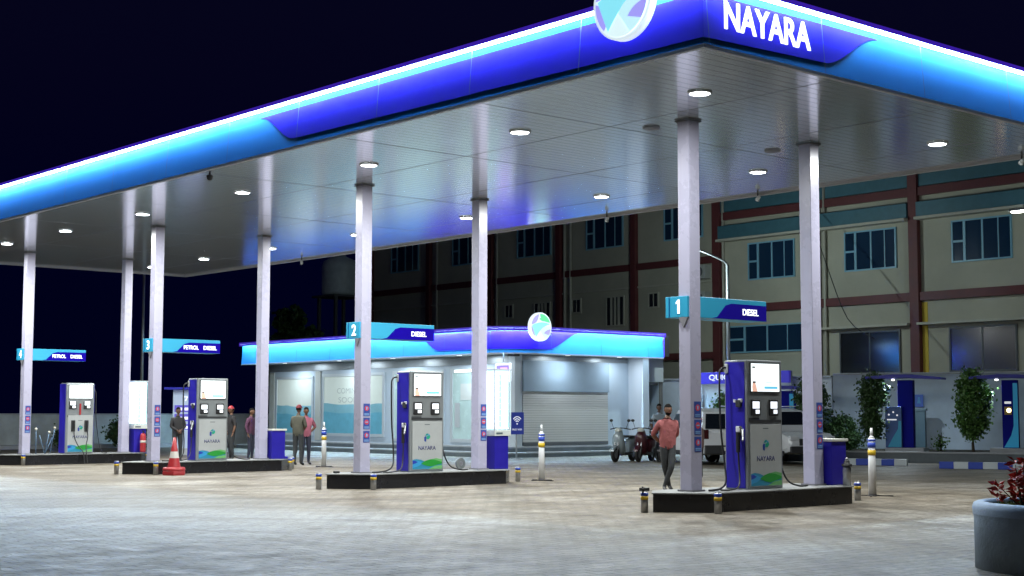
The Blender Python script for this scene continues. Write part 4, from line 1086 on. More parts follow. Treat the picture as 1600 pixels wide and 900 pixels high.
# ------------------------------------------------------------------ kiosks on the right
UX = (Vector((WB.x-WA.x, WB.y-WA.y))).normalized()
angW = math.atan2(UX.y, UX.x)
def kiosk(loc, lab, box, screen):
    t = thing('air_kiosk', lab, 'kiosk', loc, rz=angW, group='blue T-shaped service kiosks')
    # local x along the wall (to the right in view), y away from viewer... near side is -y
    g = MB(); g.box((-.24,-.15,.15),(.24,.25,2.30), bev=.01); col_ = g.build('column', mat('kiosk_blue',(.010,.014,.30),.75,spec=.1), t)
    g = MB(); g.prism([(-1.18,2.33),(0,2.37),(1.18,2.31),(1.18,2.38),(.3,2.47),(-.3,2.48),(-1.18,2.41)], (0,-.55,0), (1,0,0), (0,0,1), -1.1); g.build('roof', mat('kiosk_roof',(.015,.02,.42),.4), t)
    g = MB(); g.box((-.6,-.5,0),(.6,.5,.15), bev=.01); g.build('plinth', KERBC, t)
    g = MB(); g.cyl((-.40,0,2.29),(-.40,0,2.33), .05, n=12); g.build('lens', mat('kiosk_lens',(1,1,1),.4,emit=(1,1,.95),es=6), t)
    kl = bpy.data.lights.new('kiosk_beam','AREA'); kl.shape='DISK'; kl.size=.1; kl.energy=(75 if box else 14); kl.color=(.75,.9,1); ko = bpy.data.objects.new('kiosk_beam', kl); COL.objects.link(ko); ko.parent=t; ko.location=(-.40,0,2.25)
    sw = [(.02,.17),(.24,.17),(.24,2.2),(.10,2.2),(.10,.85),(.02,.55),(-.20,.17)]
    if box:
        g = MB(); g.box((-.62,-.28,.15),(-.1,-.152,1.45), bev=.01); bx = g.build('front_box', mat('kiosk_front',(.03,.10,.32),.4), t)
        g = MB(); g.prism([(-.55,.17),(-.12,.17),(-.12,1.0),(-.20,1.0),(-.22,.75),(-.40,.45)], (0,-.283,0), (1,0,0), (0,0,1), .003); g.build('cyan_sweep', CYAN2, bx)
        g = MB(); g.box((-.56,-.286,1.02),(-.26,-.282,1.06)); 
        for q in ((-.5,1.2),(-.36,1.28),(-.24,1.18)): g.cyl((q[0],-.287,q[1]),(q[0],-.282,q[1]), .03, n=10)
        g.build('caption', LETTERD, bx)
    else:
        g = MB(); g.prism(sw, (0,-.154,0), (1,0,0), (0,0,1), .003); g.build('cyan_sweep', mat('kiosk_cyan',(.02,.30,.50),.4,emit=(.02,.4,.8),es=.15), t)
        g = MB(); g.box((-.17,-.165,1.20),(.05,-.152,1.46), bev=.01); mt_ = g.build('meter_box', mat('meter_yellow',(.5,.35,.08),.4), t)
        g = MB(); g.cyl((-.03,-.172,1.34),(-.03,-.166,1.34), .07, n=16); g.build('meter_lamp', mat('meter_lamp',(1,.8,.4),.4,emit=(1,.8,.45),es=5), mt_)
        g = MB(); g.box((-.16,-.157,1.55),(.04,-.152,1.62)); g.build('caption', LETTERD, t)
    return t
kiosk((22.78,11.36,.30), 'blue T-shaped kiosk with a lower box, left of the round tree', True, False)
kiosk((24.94,8.96,.30), 'blue kiosk with a glowing yellow meter at the right edge', False, True)
kiosk((22.5,15.9,0.0), 'blue and cyan kiosk seen between the nearest pump and pillar', False, True)
# meter cabinets by the wall
for loc, lab in (((24.95,12.35,.32),'slim grey-blue service cabinet at the wall left of the round tree'),((23.3,15.0,.32),'slim grey-blue service cabinet in the shade of the left trees')):
    t = thing('service_cabinet', lab, 'cabinet', loc, rz=angW, group='slim service cabinets by the wall')
    g = MB(); g.box((-.24,-.2,0),(.24,.1,1.30), bev=.01); g.build('body', mat('cab_blue',(.07,.13,.17),.5,var=.1), t)
    g = MB(); g.box((-.28,-.24,1.302),(.28,.14,1.38), bev=.01); g.build('cap', mat('cab_cap',(.10,.17,.21),.5), t)
t = thing('wall_sign', 'small blue pictogram sign on the wall left of the round tree', 'sign', (25.75,12.85,2.0), rz=angW)
g = MB(); g.box((-.14,-.03,-.24),(.14,.0,.18), bev=.005); bd = g.build('plate', mat('plate_blue',(.02,.08,.38),.4,emit=(.03,.12,.6),es=.12), t)
g = MB(); g.cyl((0,-.034,.06),(0,-.0305,.06), .035, n=12); g.prism([(-.06,-.12),(.06,-.12),(.03,.02),(-.03,.02)], (0,-.031,0), (1,0,0), (0,0,1), .003); g.build('pictogram', SKYBLUE, bd)
# striped kerb stops
def stripes(A, B, n, lab, first):
    t = thing('striped_kerb', lab, 'kerb stop', (0,0,0), group='blue and white striped kerb stops')
    A = Vector(A); B = Vector(B); d = (B-A)/n; e = (B-A).normalized(); q = Vector((-e.y,e.x))*.16
    for k in range(n):
        p = A+d*k; r_ = A+d*(k+1)
        g = MB(); g.prism([tuple(p-q), tuple(r_-q), tuple(r_+q), tuple(p+q)], (0,0,0), (1,0,0), (0,1,0), .19, bev=.01)
        g.build('painted_block', [BLUETAPE if (k+first)%2 == 0 else mat('kerb_white',(.55,.62,.66),.5)], t)
stripes((18.9,10.95),(19.75,9.3),5,'blue and white striped kerb stop behind the right marker post',1)
stripes((18.72,7.55),(19.7,5.4),6,'blue and white striped kerb stop left of the red-leaved plants',0)

# ------------------------------------------------------------------ vegetation
def leaf_mat(name, c0, c1):
    m = bpy.data.materials.new(name); m.use_nodes = True; n = m.node_tree; b = n.nodes['Principled BSDF']
    b.inputs['Roughness'].default_value = .5
    gi = n.nodes.new('ShaderNodeNewGeometry'); rp = n.nodes.new('ShaderNodeValToRGB')
    rp.color_ramp.elements[0].color = (*c0,1); rp.color_ramp.elements[1].color = (*c1,1)
    n.links.new(gi.outputs['Random Per Island'], rp.inputs['Fac']); n.links.new(rp.outputs[0], b.inputs['Base Color'])
    return m
LEAF = leaf_mat('green_leaf', (.05,.13,.03), (.13,.28,.06))
LEAFD = leaf_mat('dark_leaf', (.025,.06,.02), (.06,.13,.035))
LEAFR = leaf_mat('red_leaf', (.38,.02,.02), (.75,.09,.05))
BARK = mat('bark', (.08,.06,.04), .9, var=.3)
def leaf(g, p, L, w, dirv=None):
    if dirv is None: dirv = Vector((random.gauss(0,1),random.gauss(0,1),random.gauss(0,.8)))
    d = dirv.normalized(); s = d.cross(Vector((random.gauss(0,1),random.gauss(0,1),random.gauss(0,1)))).normalized()
    nn_ = d.cross(s)*L*.12
    a = p; m1 = p+d*L*.5+s*w+nn_; m2 = p+d*L*.5-s*w+nn_; e = p+d*L
    g.quad([a,m1,e,m2])
def tree(loc, prof, trunk_h, lab, cat='tree', n=2600, lm=None, ls=.07, name='ornamental_tree', lean=(0,0)):
    """prof: list of (z, radius) for the crown"""
    t = thing(name, lab, cat, loc)
    g = MB(); top = prof[-1][0]
    g.tube([(0,0,0),(.01,.02,trunk_h*.5),(lean[0]*.5,lean[1]*.5,trunk_h),(lean[0],lean[1],top*.9)], (.055,.015), n=8)
    for q in range(9):
        z_ = trunk_h+(top-trunk_h)*(.05+.8*q/9); a = q*2.4
        r_ = max(.08, .55*max(p[1] for p in prof))
        g.cyl((lean[0]*.5,0,z_),(math.cos(a)*r_,math.sin(a)*r_,z_+.25), .018, .005, n=6)
    g.build('trunk', BARK, t)
    g = MB()
    def rad(z):
        for a,b in zip(prof,prof[1:]):
            if a[0] <= z <= b[0]: return a[1]+(b[1]-a[1])*(z-a[0])/(b[0]-a[0])
        return 0
    cl = []
    while len(cl) < 90:
        z_ = random.uniform(prof[0][0], top); r_ = rad(z_)
        if random.random() > r_/max(p[1] for p in prof): continue
        a = random.uniform(0,2*PI); q = r_*math.sqrt(random.random())*.95
        cl.append((Vector((q*math.cos(a)+lean[0]*z_/top, q*math.sin(a)+lean[1]*z_/top, z_)), random.uniform(.07,.15)))
    for _ in range(int(n*2.2)):
        c,s_ = random.choice(cl); p = c+Vector((random.gauss(0,s_),random.gauss(0,s_),random.gauss(0,s_)))
        leaf(g, p, random.uniform(.6,1.3)*ls, random.uniform(.32,.5)*ls)
    g.build('crown', lm or LEAF, t)
    return t
tree((24.35,9.95,.30), [(.55,.05),(.8,.25),(1.2,.42),(1.8,.46),(2.2,.36),(2.45,.12)], .55, 'round leafy small tree before the pale wall on the right', n=4600, ls=.11)
tree((22.0,12.15,.30), [(.55,.10),(.8,.28),(1.1,.30),(1.25,.16),(1.6,.27),(2.0,.32),(2.3,.22),(2.4,.08)], .5, 'slim lopsided small tree left of the kiosk with the lower box', n=3000, lm=LEAFD, ls=.10, lean=(.1,-.05))
tree((21.6,14.2,0.0), [(.5,.3),(.9,.55),(1.5,.6),(2.1,.45),(2.6,.15)], .4, 'dark bushy tree half hidden by the lane 1 rear pillar', n=3600, lm=LEAFD, ls=.10)
tree((23.0,14.1,.30), [(.1,.5),(.4,.7),(.7,.6),(1.05,.2)], .1, 'low dark shrub under the left trees by the wall', 'shrub', n=2200, lm=LEAFD, name='low_shrub', ls=.10)
tree((4.6,42.6,0), [(.5,.2),(.9,.5),(1.7,.6),(2.5,.45),(3.1,.15)], .5, 'green tree half hidden behind the farthest pump', n=2600, lm=LEAF, ls=.11)
tree((11.0,42.0,0), [(.2,.5),(.5,.8),(.9,.7),(1.3,.25)], .1, 'dark shrub left of the lane 4 plain pillar', 'shrub', n=2200, lm=LEAFD, name='low_shrub', ls=.12)
tree((8.4,42.5,0), [(.2,.3),(.4,.4),(.6,.3),(.8,.1)], .1, 'small shrub low beside the farthest pump', 'shrub', n=700, lm=LEAFD, name='low_shrub', ls=.10)
tree((21.3,17.6,0), [(.7,.25),(1.2,.55),(1.7,.5),(2.15,.15)], .5, 'leafy shrub behind the parked cars left of the nearest pump', 'shrub', n=1600, lm=LEAF, name='low_shrub', ls=.11)
tree((24.3,11.1,.32), [(.05,.06),(.2,.14),(.3,.14),(.4,.05)], .05, 'tiny pale seedling in the bed left of the round tree', 'plant', n=60, lm=LEAF, name='seedling', ls=.09)
# trees beyond, nearly lost in the dark
tree((23.9,49.5,0), [(2.0,.6),(3.5,1.2),(5.0,1.5),(6.2,1.2),(6.9,.3)], 2.0, 'dark rounded tree behind the store roof beside the tank', n=5200, lm=LEAFD, ls=.30)

# ------------------------------------------------------------------ planter
PC = (-3.62, -8.48)
t = thing('round_planter', 'large grey round concrete planter in the right foreground', 'planter', (PC[0],PC[1],0))
PLM = mat('planter_concrete', (.40,.47,.54), .7, var=.22, vscale=2.5, bump=.35, bscale=25)
g = MB(); g.lathe([(0,.0),(1.02,.0),(1.02,.50),(1.03,.54)], n=72); g.build('tub', PLM, t)
g = MB(); g.lathe([(1.03,.54),(1.035,.60),(1.02,.645),(.99,.66),(.93,.665),(.90,.655),(.87,.62),(.87,.55)], n=72); g.build('rim', mat('planter_rim', (.48,.57,.68), .6, var=.15, vscale=4, bump=.2), t)
g = MB(); g.cyl((0,0,.50),(0,0,.60), .875, n=48); g.build('soil', mat('soil', (.05,.045,.035), .95), t)
g = MB()
for _ in range(5200):
    a = random.uniform(0,2*PI); q = .86*math.sqrt(random.random())
    leaf(g, Vector((PC[0]+q*math.cos(a), PC[1]+q*math.sin(a), .60)), random.uniform(.02,.055), .008, Vector((random.gauss(0,.6),random.gauss(0,.6),1)))
o = g.build('ground_cover', leaf_mat('moss_leaf',(.06,.14,.01),(.16,.26,.03))); o['kind'] = 'stuff'; o['label'] = 'low green ground cover filling the planter'
def croton(x, y, hgt, lab, n):
    t = thing('red_leaved_plant', lab, 'plant', (x,y,.60), group='red-leaved plants in the planter')
    g = MB(); tips = []
    for s_ in range(7):
        a = s_*2.4; r_ = .03+.035*s_; hh = hgt*(1-.09*s_)
        p = [(0,0,-.02),(r_*.5*math.cos(a), r_*.5*math.sin(a), hh*.4),(r_*math.cos(a), r_*math.sin(a), hh*.85)]
        g.tube(p, (.008,.004), n=5); tips.append((Vector(p[2]), hh))
    g.build('stem', BARK, t)
    g = MB()
    for c,hh in tips:
        for _ in range(n):
            zz_ = random.uniform(-.62*hh, .10*hh); a = random.uniform(0,2*PI)
            leaf(g, c+Vector((0,0,zz_)), random.uniform(.07,.13), random.uniform(.016,.026), Vector((math.cos(a), math.sin(a), random.uniform(-.4,.7))))
    g.build('foliage', LEAFR, t)
d2 = Vector((_r.x,_r.y)).normalized()
q1 = Vector(PC)-d2*.70+Vector((.05,.02)); q2 = Vector(PC)-d2*.44; q3 = Vector(PC)-d2*.08+Vector((.1,.1))
q1 += d2*.12
q2 += d2*.10
croton(q1.x,q1.y,.56,'leftmost red-leaved plant in the round planter',26)
croton(q2.x,q2.y,.42,'red-leaved plant cut by the right edge of the photo',24)

# ------------------------------------------------------------------ vehicles
TYRE = mat('tyre', (.015,.015,.016), .8); RIM = mat('alloy', (.35,.36,.38), .3, metal=.8); CGLASS = mat('car_glass', (.01,.014,.02), .05, spec=.8)
def wheel(parent, c, r, w, axis='y'):
    cx,cy,cz = c
    g = MB()
    t_ = bmesh.new()
    g.lathe([(r*.62,-w/2),(r*.93,-w/2),(r,-w*.3),(r,w*.3),(r*.93,w/2),(r*.62,w/2)], n=28)
    bmesh.ops.rotate(g.bm, cent=(0,0,0), matrix=Matrix.Rotation(PI/2,3,'X'), verts=g.bm.verts); bmesh.ops.translate(g.bm, vec=c, verts=g.bm.verts)
    t_.free(); wl = g.build('wheel', TYRE, parent)
    g = MB(); g.cyl((cx,cy-w*.42,cz),(cx,cy+w*.42,cz), r*.62, n=24); g.build('rim', RIM, wl)
    g = MB()
    for k in range(5):
        a = k*2*PI/5
        for sd in ((1 if cy > 0 else -1),): g.cyl((cx+.0*r*math.cos(a),cy+sd*w*.44,cz+.0*r*math.sin(a)),(cx+.58*r*math.cos(a),cy+sd*w*.44,cz+.58*r*math.sin(a)), .035, n=6)
    g.build('spokes', SILVER, wl)
def suv():
    t = thing('parked_car', '', 'car', group='white cars parked behind the nearest pump')
    CW = mat('car_white', (.72,.76,.80), .22, coat=.5)
    L_, Wd = 4.3, .90    # half width; local +x is the front, z up
    secs = [(-2.12,.55,.95,.80),(-2.05,.36,1.02,.86),(-1.6,.30,1.04,.90),(0,.28,1.02,.90),(1.0,.28,1.00,.90),(1.75,.32,.93,.88),(2.08,.40,.80,.82),(2.15,.50,.66,.74)]
    g = MB(); rows = []
    for x,zb,zt,hw in secs:
        pr = [(-hw*.93,zb),(-hw,zb+.12),(-hw,zt-.16),(-hw*.94,zt),(hw*.94,zt),(hw,zt-.16),(hw,zb+.12),(hw*.93,zb)]
        rows.append([g.bm.verts.new((x,a,b)) for a,b in pr])
    for i in range(len(rows)-1):
        for k in range(8):
            f = g.bm.faces.new((rows[i][k],rows[i+1][k],rows[i+1][(k+1)%8],rows[i][(k+1)%8])); f.smooth = False
    g.bm.faces.new(rows[0]); g.bm.faces.new(list(reversed(rows[-1])))
    # cabin
    cab = [(-2.02,1.0,1.02,.84,.84),(-1.78,1.0,1.58,.86,.70),(-1.4,1.0,1.68,.86,.68),(-.2,1.0,1.70,.86,.68),(.35,.98,1.62,.86,.68),(1.05,.96,1.0,.84,.82)]
    rows = []
    for x,zb,zt,h0,h1 in cab:
        rows.append([g.bm.verts.new(p) for p in ((x,-h0,zb),(x,-h1,zt),(x,h1,zt),(x,h0,zb))])
    for i in range(len(rows)-1):
        for k in range(3): g.bm.faces.new((rows[i][k],rows[i+1][k],rows[i+1][k+1],rows[i][k+1]))
    bmesh.ops.recalc_face_normals(g.bm, faces=g.bm.faces)
    g.build('body', CW, t)
    # side glass
    for sd in (-1,1):
        for x0,x1 in ((-1.62,-1.12),(-1.05,-.32),(-.25,.42)):
            def yy(z): return sd*(.86-(z-1.0)/(.68)*.17+.012)
            g = MB(); zt = 1.52
            tx0 = x0+(.12 if x0 < -1.5 else 0); tx1 = x1-(.05 if x1 > .3 else 0)
            g.quad([(x0,yy(1.08),1.08),(x1+(.28 if x1 > .3 else 0),yy(1.08),1.08),(tx1,yy(zt),zt),(tx0,yy(zt),zt)]); g.build('side_window', CGLASS, t)
    g = MB(); g.quad([(.98,-.74,1.055),(.98,.74,1.055),(.415,.62,1.585),(.415,-.62,1.585)]); g.build('windscreen', CGLASS, t)
    g = MB(); g.quad([(-2.035,-.74,1.08),(-2.035,.74,1.08),(-1.83,.64,1.52),(-1.83,-.64,1.52)]); g.build('rear_window', CGLASS, t)
    # black cladding, grille, bumpers
    g = MB(); g.box((-2.17,-.80,.34),(-2.08,.80,.60), bev=.02); g.build('rear_bumper', DKGREY, t)
    g = MB(); g.box((2.10,-.76,.36),(2.20,.76,.56), bev=.02); g.build('front_bumper', DKGREY, t)
    g = MB(); g.box((2.13,-.46,.58),(2.17,.46,.78), bev=.01)
    for k in range(4): g.box((2.171,-.44,.60+k*.045),(2.178,.44,.615+k*.045))
    g.build('grille', DKGREY, t)
    for sd in (-1,1):
        g = MB(); g.box((2.02,sd*.62-.14,.74),(2.15,sd*.62+.14,.86), bev=.02); g.build('headlight', mat('headlamp',(.7,.75,.8),.1,spec=1), t)
        g = MB(); g.box((-2.13,sd*.74-.08,.78),(-2.02,sd*.74+.08,1.06), bev=.02); g.build('tail_light', mat('tail_red',(.05,.010,.010),.2), t)
        g = MB(); g.box((-2.0,sd*.905-.02,.28),(2.0,sd*.905+.02,.42)); g.build('sill', DKGREY, t)
        g = MB(); g.box((.62,sd*1.0-.08,1.02),(.78,sd*1.0+.08,1.14), bev=.02); g.build('wing_mirror', CW, t)
        for x_ in (-1.32,1.36):
            wheel(t, (x_,sd*.80,.34), .34, .22)
            g = MB(); g.lathe([(.36,-.02),(.44,-.02),(.44,.02),(.36,.02)], n=28); bmesh.ops.rotate(g.bm, cent=(0,0,0), matrix=Matrix.Rotation(PI/2,3,'X'), verts=g.bm.verts); bmesh.ops.translate(g.bm, vec=(x_,sd*.905,.34), verts=g.bm.verts); g.build('wheel_arch', DKGREY, t)
    g = MB(); g.box((2.201,-.25,.40),(2.21,.25,.51)); g.box((-2.18,-.25,.44),(-2.171,.25,.55)); g.build('number_plate', mat('plate',(.65,.66,.6),.5), t)
    g = MB(); g.box((-2.10,-.30,.76),(-2.055,.30,.80), bev=.01); g.build('chrome_strip', STEEL, t)
    g = MB()
    for sd in (-1,1): g.cyl((-1.5,sd*.60,1.74),(.1,sd*.60,1.755), .02, n=8)
    g.build('roof_rail', STEEL, t)
    return t
view_ang = math.atan2(13.1+15.9, 15.6+17.6)
CAR2 = (18.75,13.35,0)
car1 = suv(); car1.location = (16.6,14.5,0); car1.rotation_euler.z = view_ang+R(22); car1['label'] = 'white car seen from behind, between the man in pink and the nearest pump'
car2 = copy_tree(car1); car2.location = CAR2; car2.rotation_euler.z = R(-112); car2['label'] = 'white car facing the camera between the nearest pump and pillar'

def scooter(loc, rz, body, lab, dark=False):
    t = thing('parked_scooter', lab, 'scooter', loc, rz, group='scooters parked by the toilet door')
    # +x front
    B = body
    for x_ in (.62,-.60):
        g = MB(); g.lathe([(.14,-.05),(.22,-.05),(.245,-.03),(.245,.03),(.22,.05),(.14,.05)], n=24); bmesh.ops.rotate(g.bm, cent=(0,0,0), matrix=Matrix.Rotation(PI/2,3,'X'), verts=g.bm.verts); bmesh.ops.translate(g.bm, vec=(x_,0,.245), verts=g.bm.verts); wl = g.build('wheel', TYRE, t)
        g = MB(); g.cyl((x_,-.03,.245),(x_,.03,.245), .14, n=20); g.build('rim', RIM, wl)
    g = MB(); g.prism([(.40,.42),(.62,.52),(.86,.40),(.88,.33),(.80,.36),(.62,.46),(.44,.38)], (0,.075,0), (1,0,0), (0,0,1), .15, bev=.01); g.build('front_mudguard', B, t)
    g = MB()
    rows = []
    for z,x,w in ((.22,.20,.14),(.35,.32,.20),(.60,.42,.23),(.80,.44,.20),(.95,.38,.13),(1.02,.33,.08)):
        rows.append([g.bm.verts.new(p) for p in ((x-.05,-w,z),(x+.06,-w*.55,z),(x+.10,0,z),(x+.06,w*.55,z),(x-.05,w,z),(x-.10,w*.7,z),(x-.10,-w*.7,z))])
    for i in range(len(rows)-1):
        for k in range(7):
            f = g.bm.faces.new((rows[i][k],rows[i][(k+1)%7],rows[i+1][(k+1)%7],rows[i+1][k])); f.smooth = True
    g.bm.faces.new(list(reversed(rows[0]))); g.bm.faces.new(rows[-1]); g.build('front_apron', B, t)
    g = MB(); g.box((-.35,-.16,.20),(.25,.16,.30), bev=.03); g.build('footboard', DKGREY, t)
    g = MB(); rows = []
    for x,z0,z1,w in ((-.12,.28,.62,.14),(-.25,.26,.70,.17),(-.55,.36,.74,.18),(-.80,.50,.76,.14),(-.95,.62,.78,.07)):
        rows.append([g.bm.verts.new(p) for p in ((x,-w*.7,z0),(x,-w,(z0+z1)/2),(x,-w*.8,z1),(x,w*.8,z1),(x,w,(z0+z1)/2),(x,w*.7,z0))])
    for i in range(len(rows)-1):
        for k in range(6):
            f = g.bm.faces.new((rows[i][k],rows[i][(k+1)%6],rows[i+1][(k+1)%6],rows[i+1][k])); f.smooth = True
    g.bm.faces.new(rows[0]); g.bm.faces.new(rows[-1]); bmesh.ops.recalc_face_normals(g.bm, faces=g.bm.faces); g.build('rear_body', B, t)
    g = MB(); g.box((-.85,-.15,.75),(-.12,.15,.83), bev=.035); g.build('seat', BLACK, t)
    g = MB(); g.cyl((.62,.07,.25),(.36,.04,.95), .02, n=8); g.cyl((.62,-.07,.25),(.36,-.04,.95), .02, n=8); g.build('fork', STEEL, t)
    g = MB(); g.tube([(.22,-.36,1.02),(.32,-.15,1.06),(.34,0,1.06),(.32,.15,1.06),(.22,.36,1.02)], .018, n=8); hb = g.build('handlebar', BLACK, t)
    for sd in (-1,1):
        g = MB(); g.cyl((.28,sd*.22,1.04),(.26,sd*.30,1.26), .008, n=6); g.ball((.26,sd*.31,1.30), (.02,.065,.045), n=8); g.build('mirror', BLACK, hb)
    g = MB(); g.ball((.40,0,1.0), (.09,.12,.08), n=8); g.build('headlight', mat('head_lens',(.6,.65,.6),.15), t)
    g = MB(); g.box((-1.0,-.08,.55),(-.94,.08,.64), bev=.02); g.build('tail_light', mat('tail_red',(.05,.010,.010),.2), t)
    g = MB(); g.tube([(-.1,-.14,.2),(-.4,-.2,.22),(-.8,-.2,.34)], .035, n=8); g.build('exhaust', STEEL, t)
    g = MB(); g.cyl((-.15,.12,.2),(-.22,.26,.0), .012, n=6); g.build('stand', BLACK, t)
    return t
fa = math.atan2(-1,-.9)
scooter((15.9,17.25,0), view_ang+R(157), mat('scooter_silver',(.30,.36,.39),.3,metal=.2), 'silver-grey scooter, leftmost of the row by the toilet door')
scooter((16.45,16.85,0), view_ang+R(163), mat('scooter_maroon',(.055,.008,.014),.3), 'maroon scooter in the middle of the parked row')
s3 = scooter((16.9,16.3,0), view_ang+R(166), mat('scooter_black',(.02,.02,.03),.3), 'black scooter half hidden behind the man in pink')
t = thing('crash_helmet', 'dark crash helmet with a white patch resting on the maroon scooter seat', 'helmet', (16.75,16.75,.84))
g = MB(); g.ball((0,0,.12), (.13,.13,.13), n=10); g.build('shell', DKGREY, t)
g = MB(); g.ball((-.075,-.06,.13), (.07,.07,.06), n=8); g.build('visor', mat('visor_pale',(.5,.55,.6),.2), t)

# poster board far left-centre
t = thing('promotion_board', 'tall board with violet printed panels behind the man in black', 'board', (8.35,32.0,0), rz=R(-42))
g = MB(); g.box((-.48,-.05,.25),(.48,.05,2.35), bev=.01); bd = g.build('board', mat('poster_pale',(.42,.52,.66),.5,emit=(.4,.5,.8),es=.18), t)
g = MB(); g.box((-.75,-.30,2.36),(.75,.30,2.44), bev=.01); g.build('header', mat('kiosk_roof',(.015,.02,.42),.4), t)
g = MB()
for z0,z1 in ((1.55,1.80),(1.22,1.48),(.92,1.12)): g.box((-.42,-.056,z0),(.42,-.051,z1))
g.build('printed_panel', mat('poster_violet',(.10,.08,.5),.5,emit=(.15,.12,.8),es=.25), bd)
g = MB(); g.prism([(-.05,0),(.0,0),(.06,.16),(-.08,.16),(-.08,.13),(.01,.13)], (-.0,-.057,1.95), (1,0,0), (0,0,1), .004)
for z_ in (1.66,1.33,1.0):
    for x_ in (-.28,-.05,.18): g.box((x_,-.062,z_-.05),(x_+.14,-.057,z_+.05))
g.build('printed_mark', LETTERD, bd)
g = MB(); g.box((-.4,-.2,0),(.4,.2,.25), bev=.01); g.build('foot', KERBC, t)

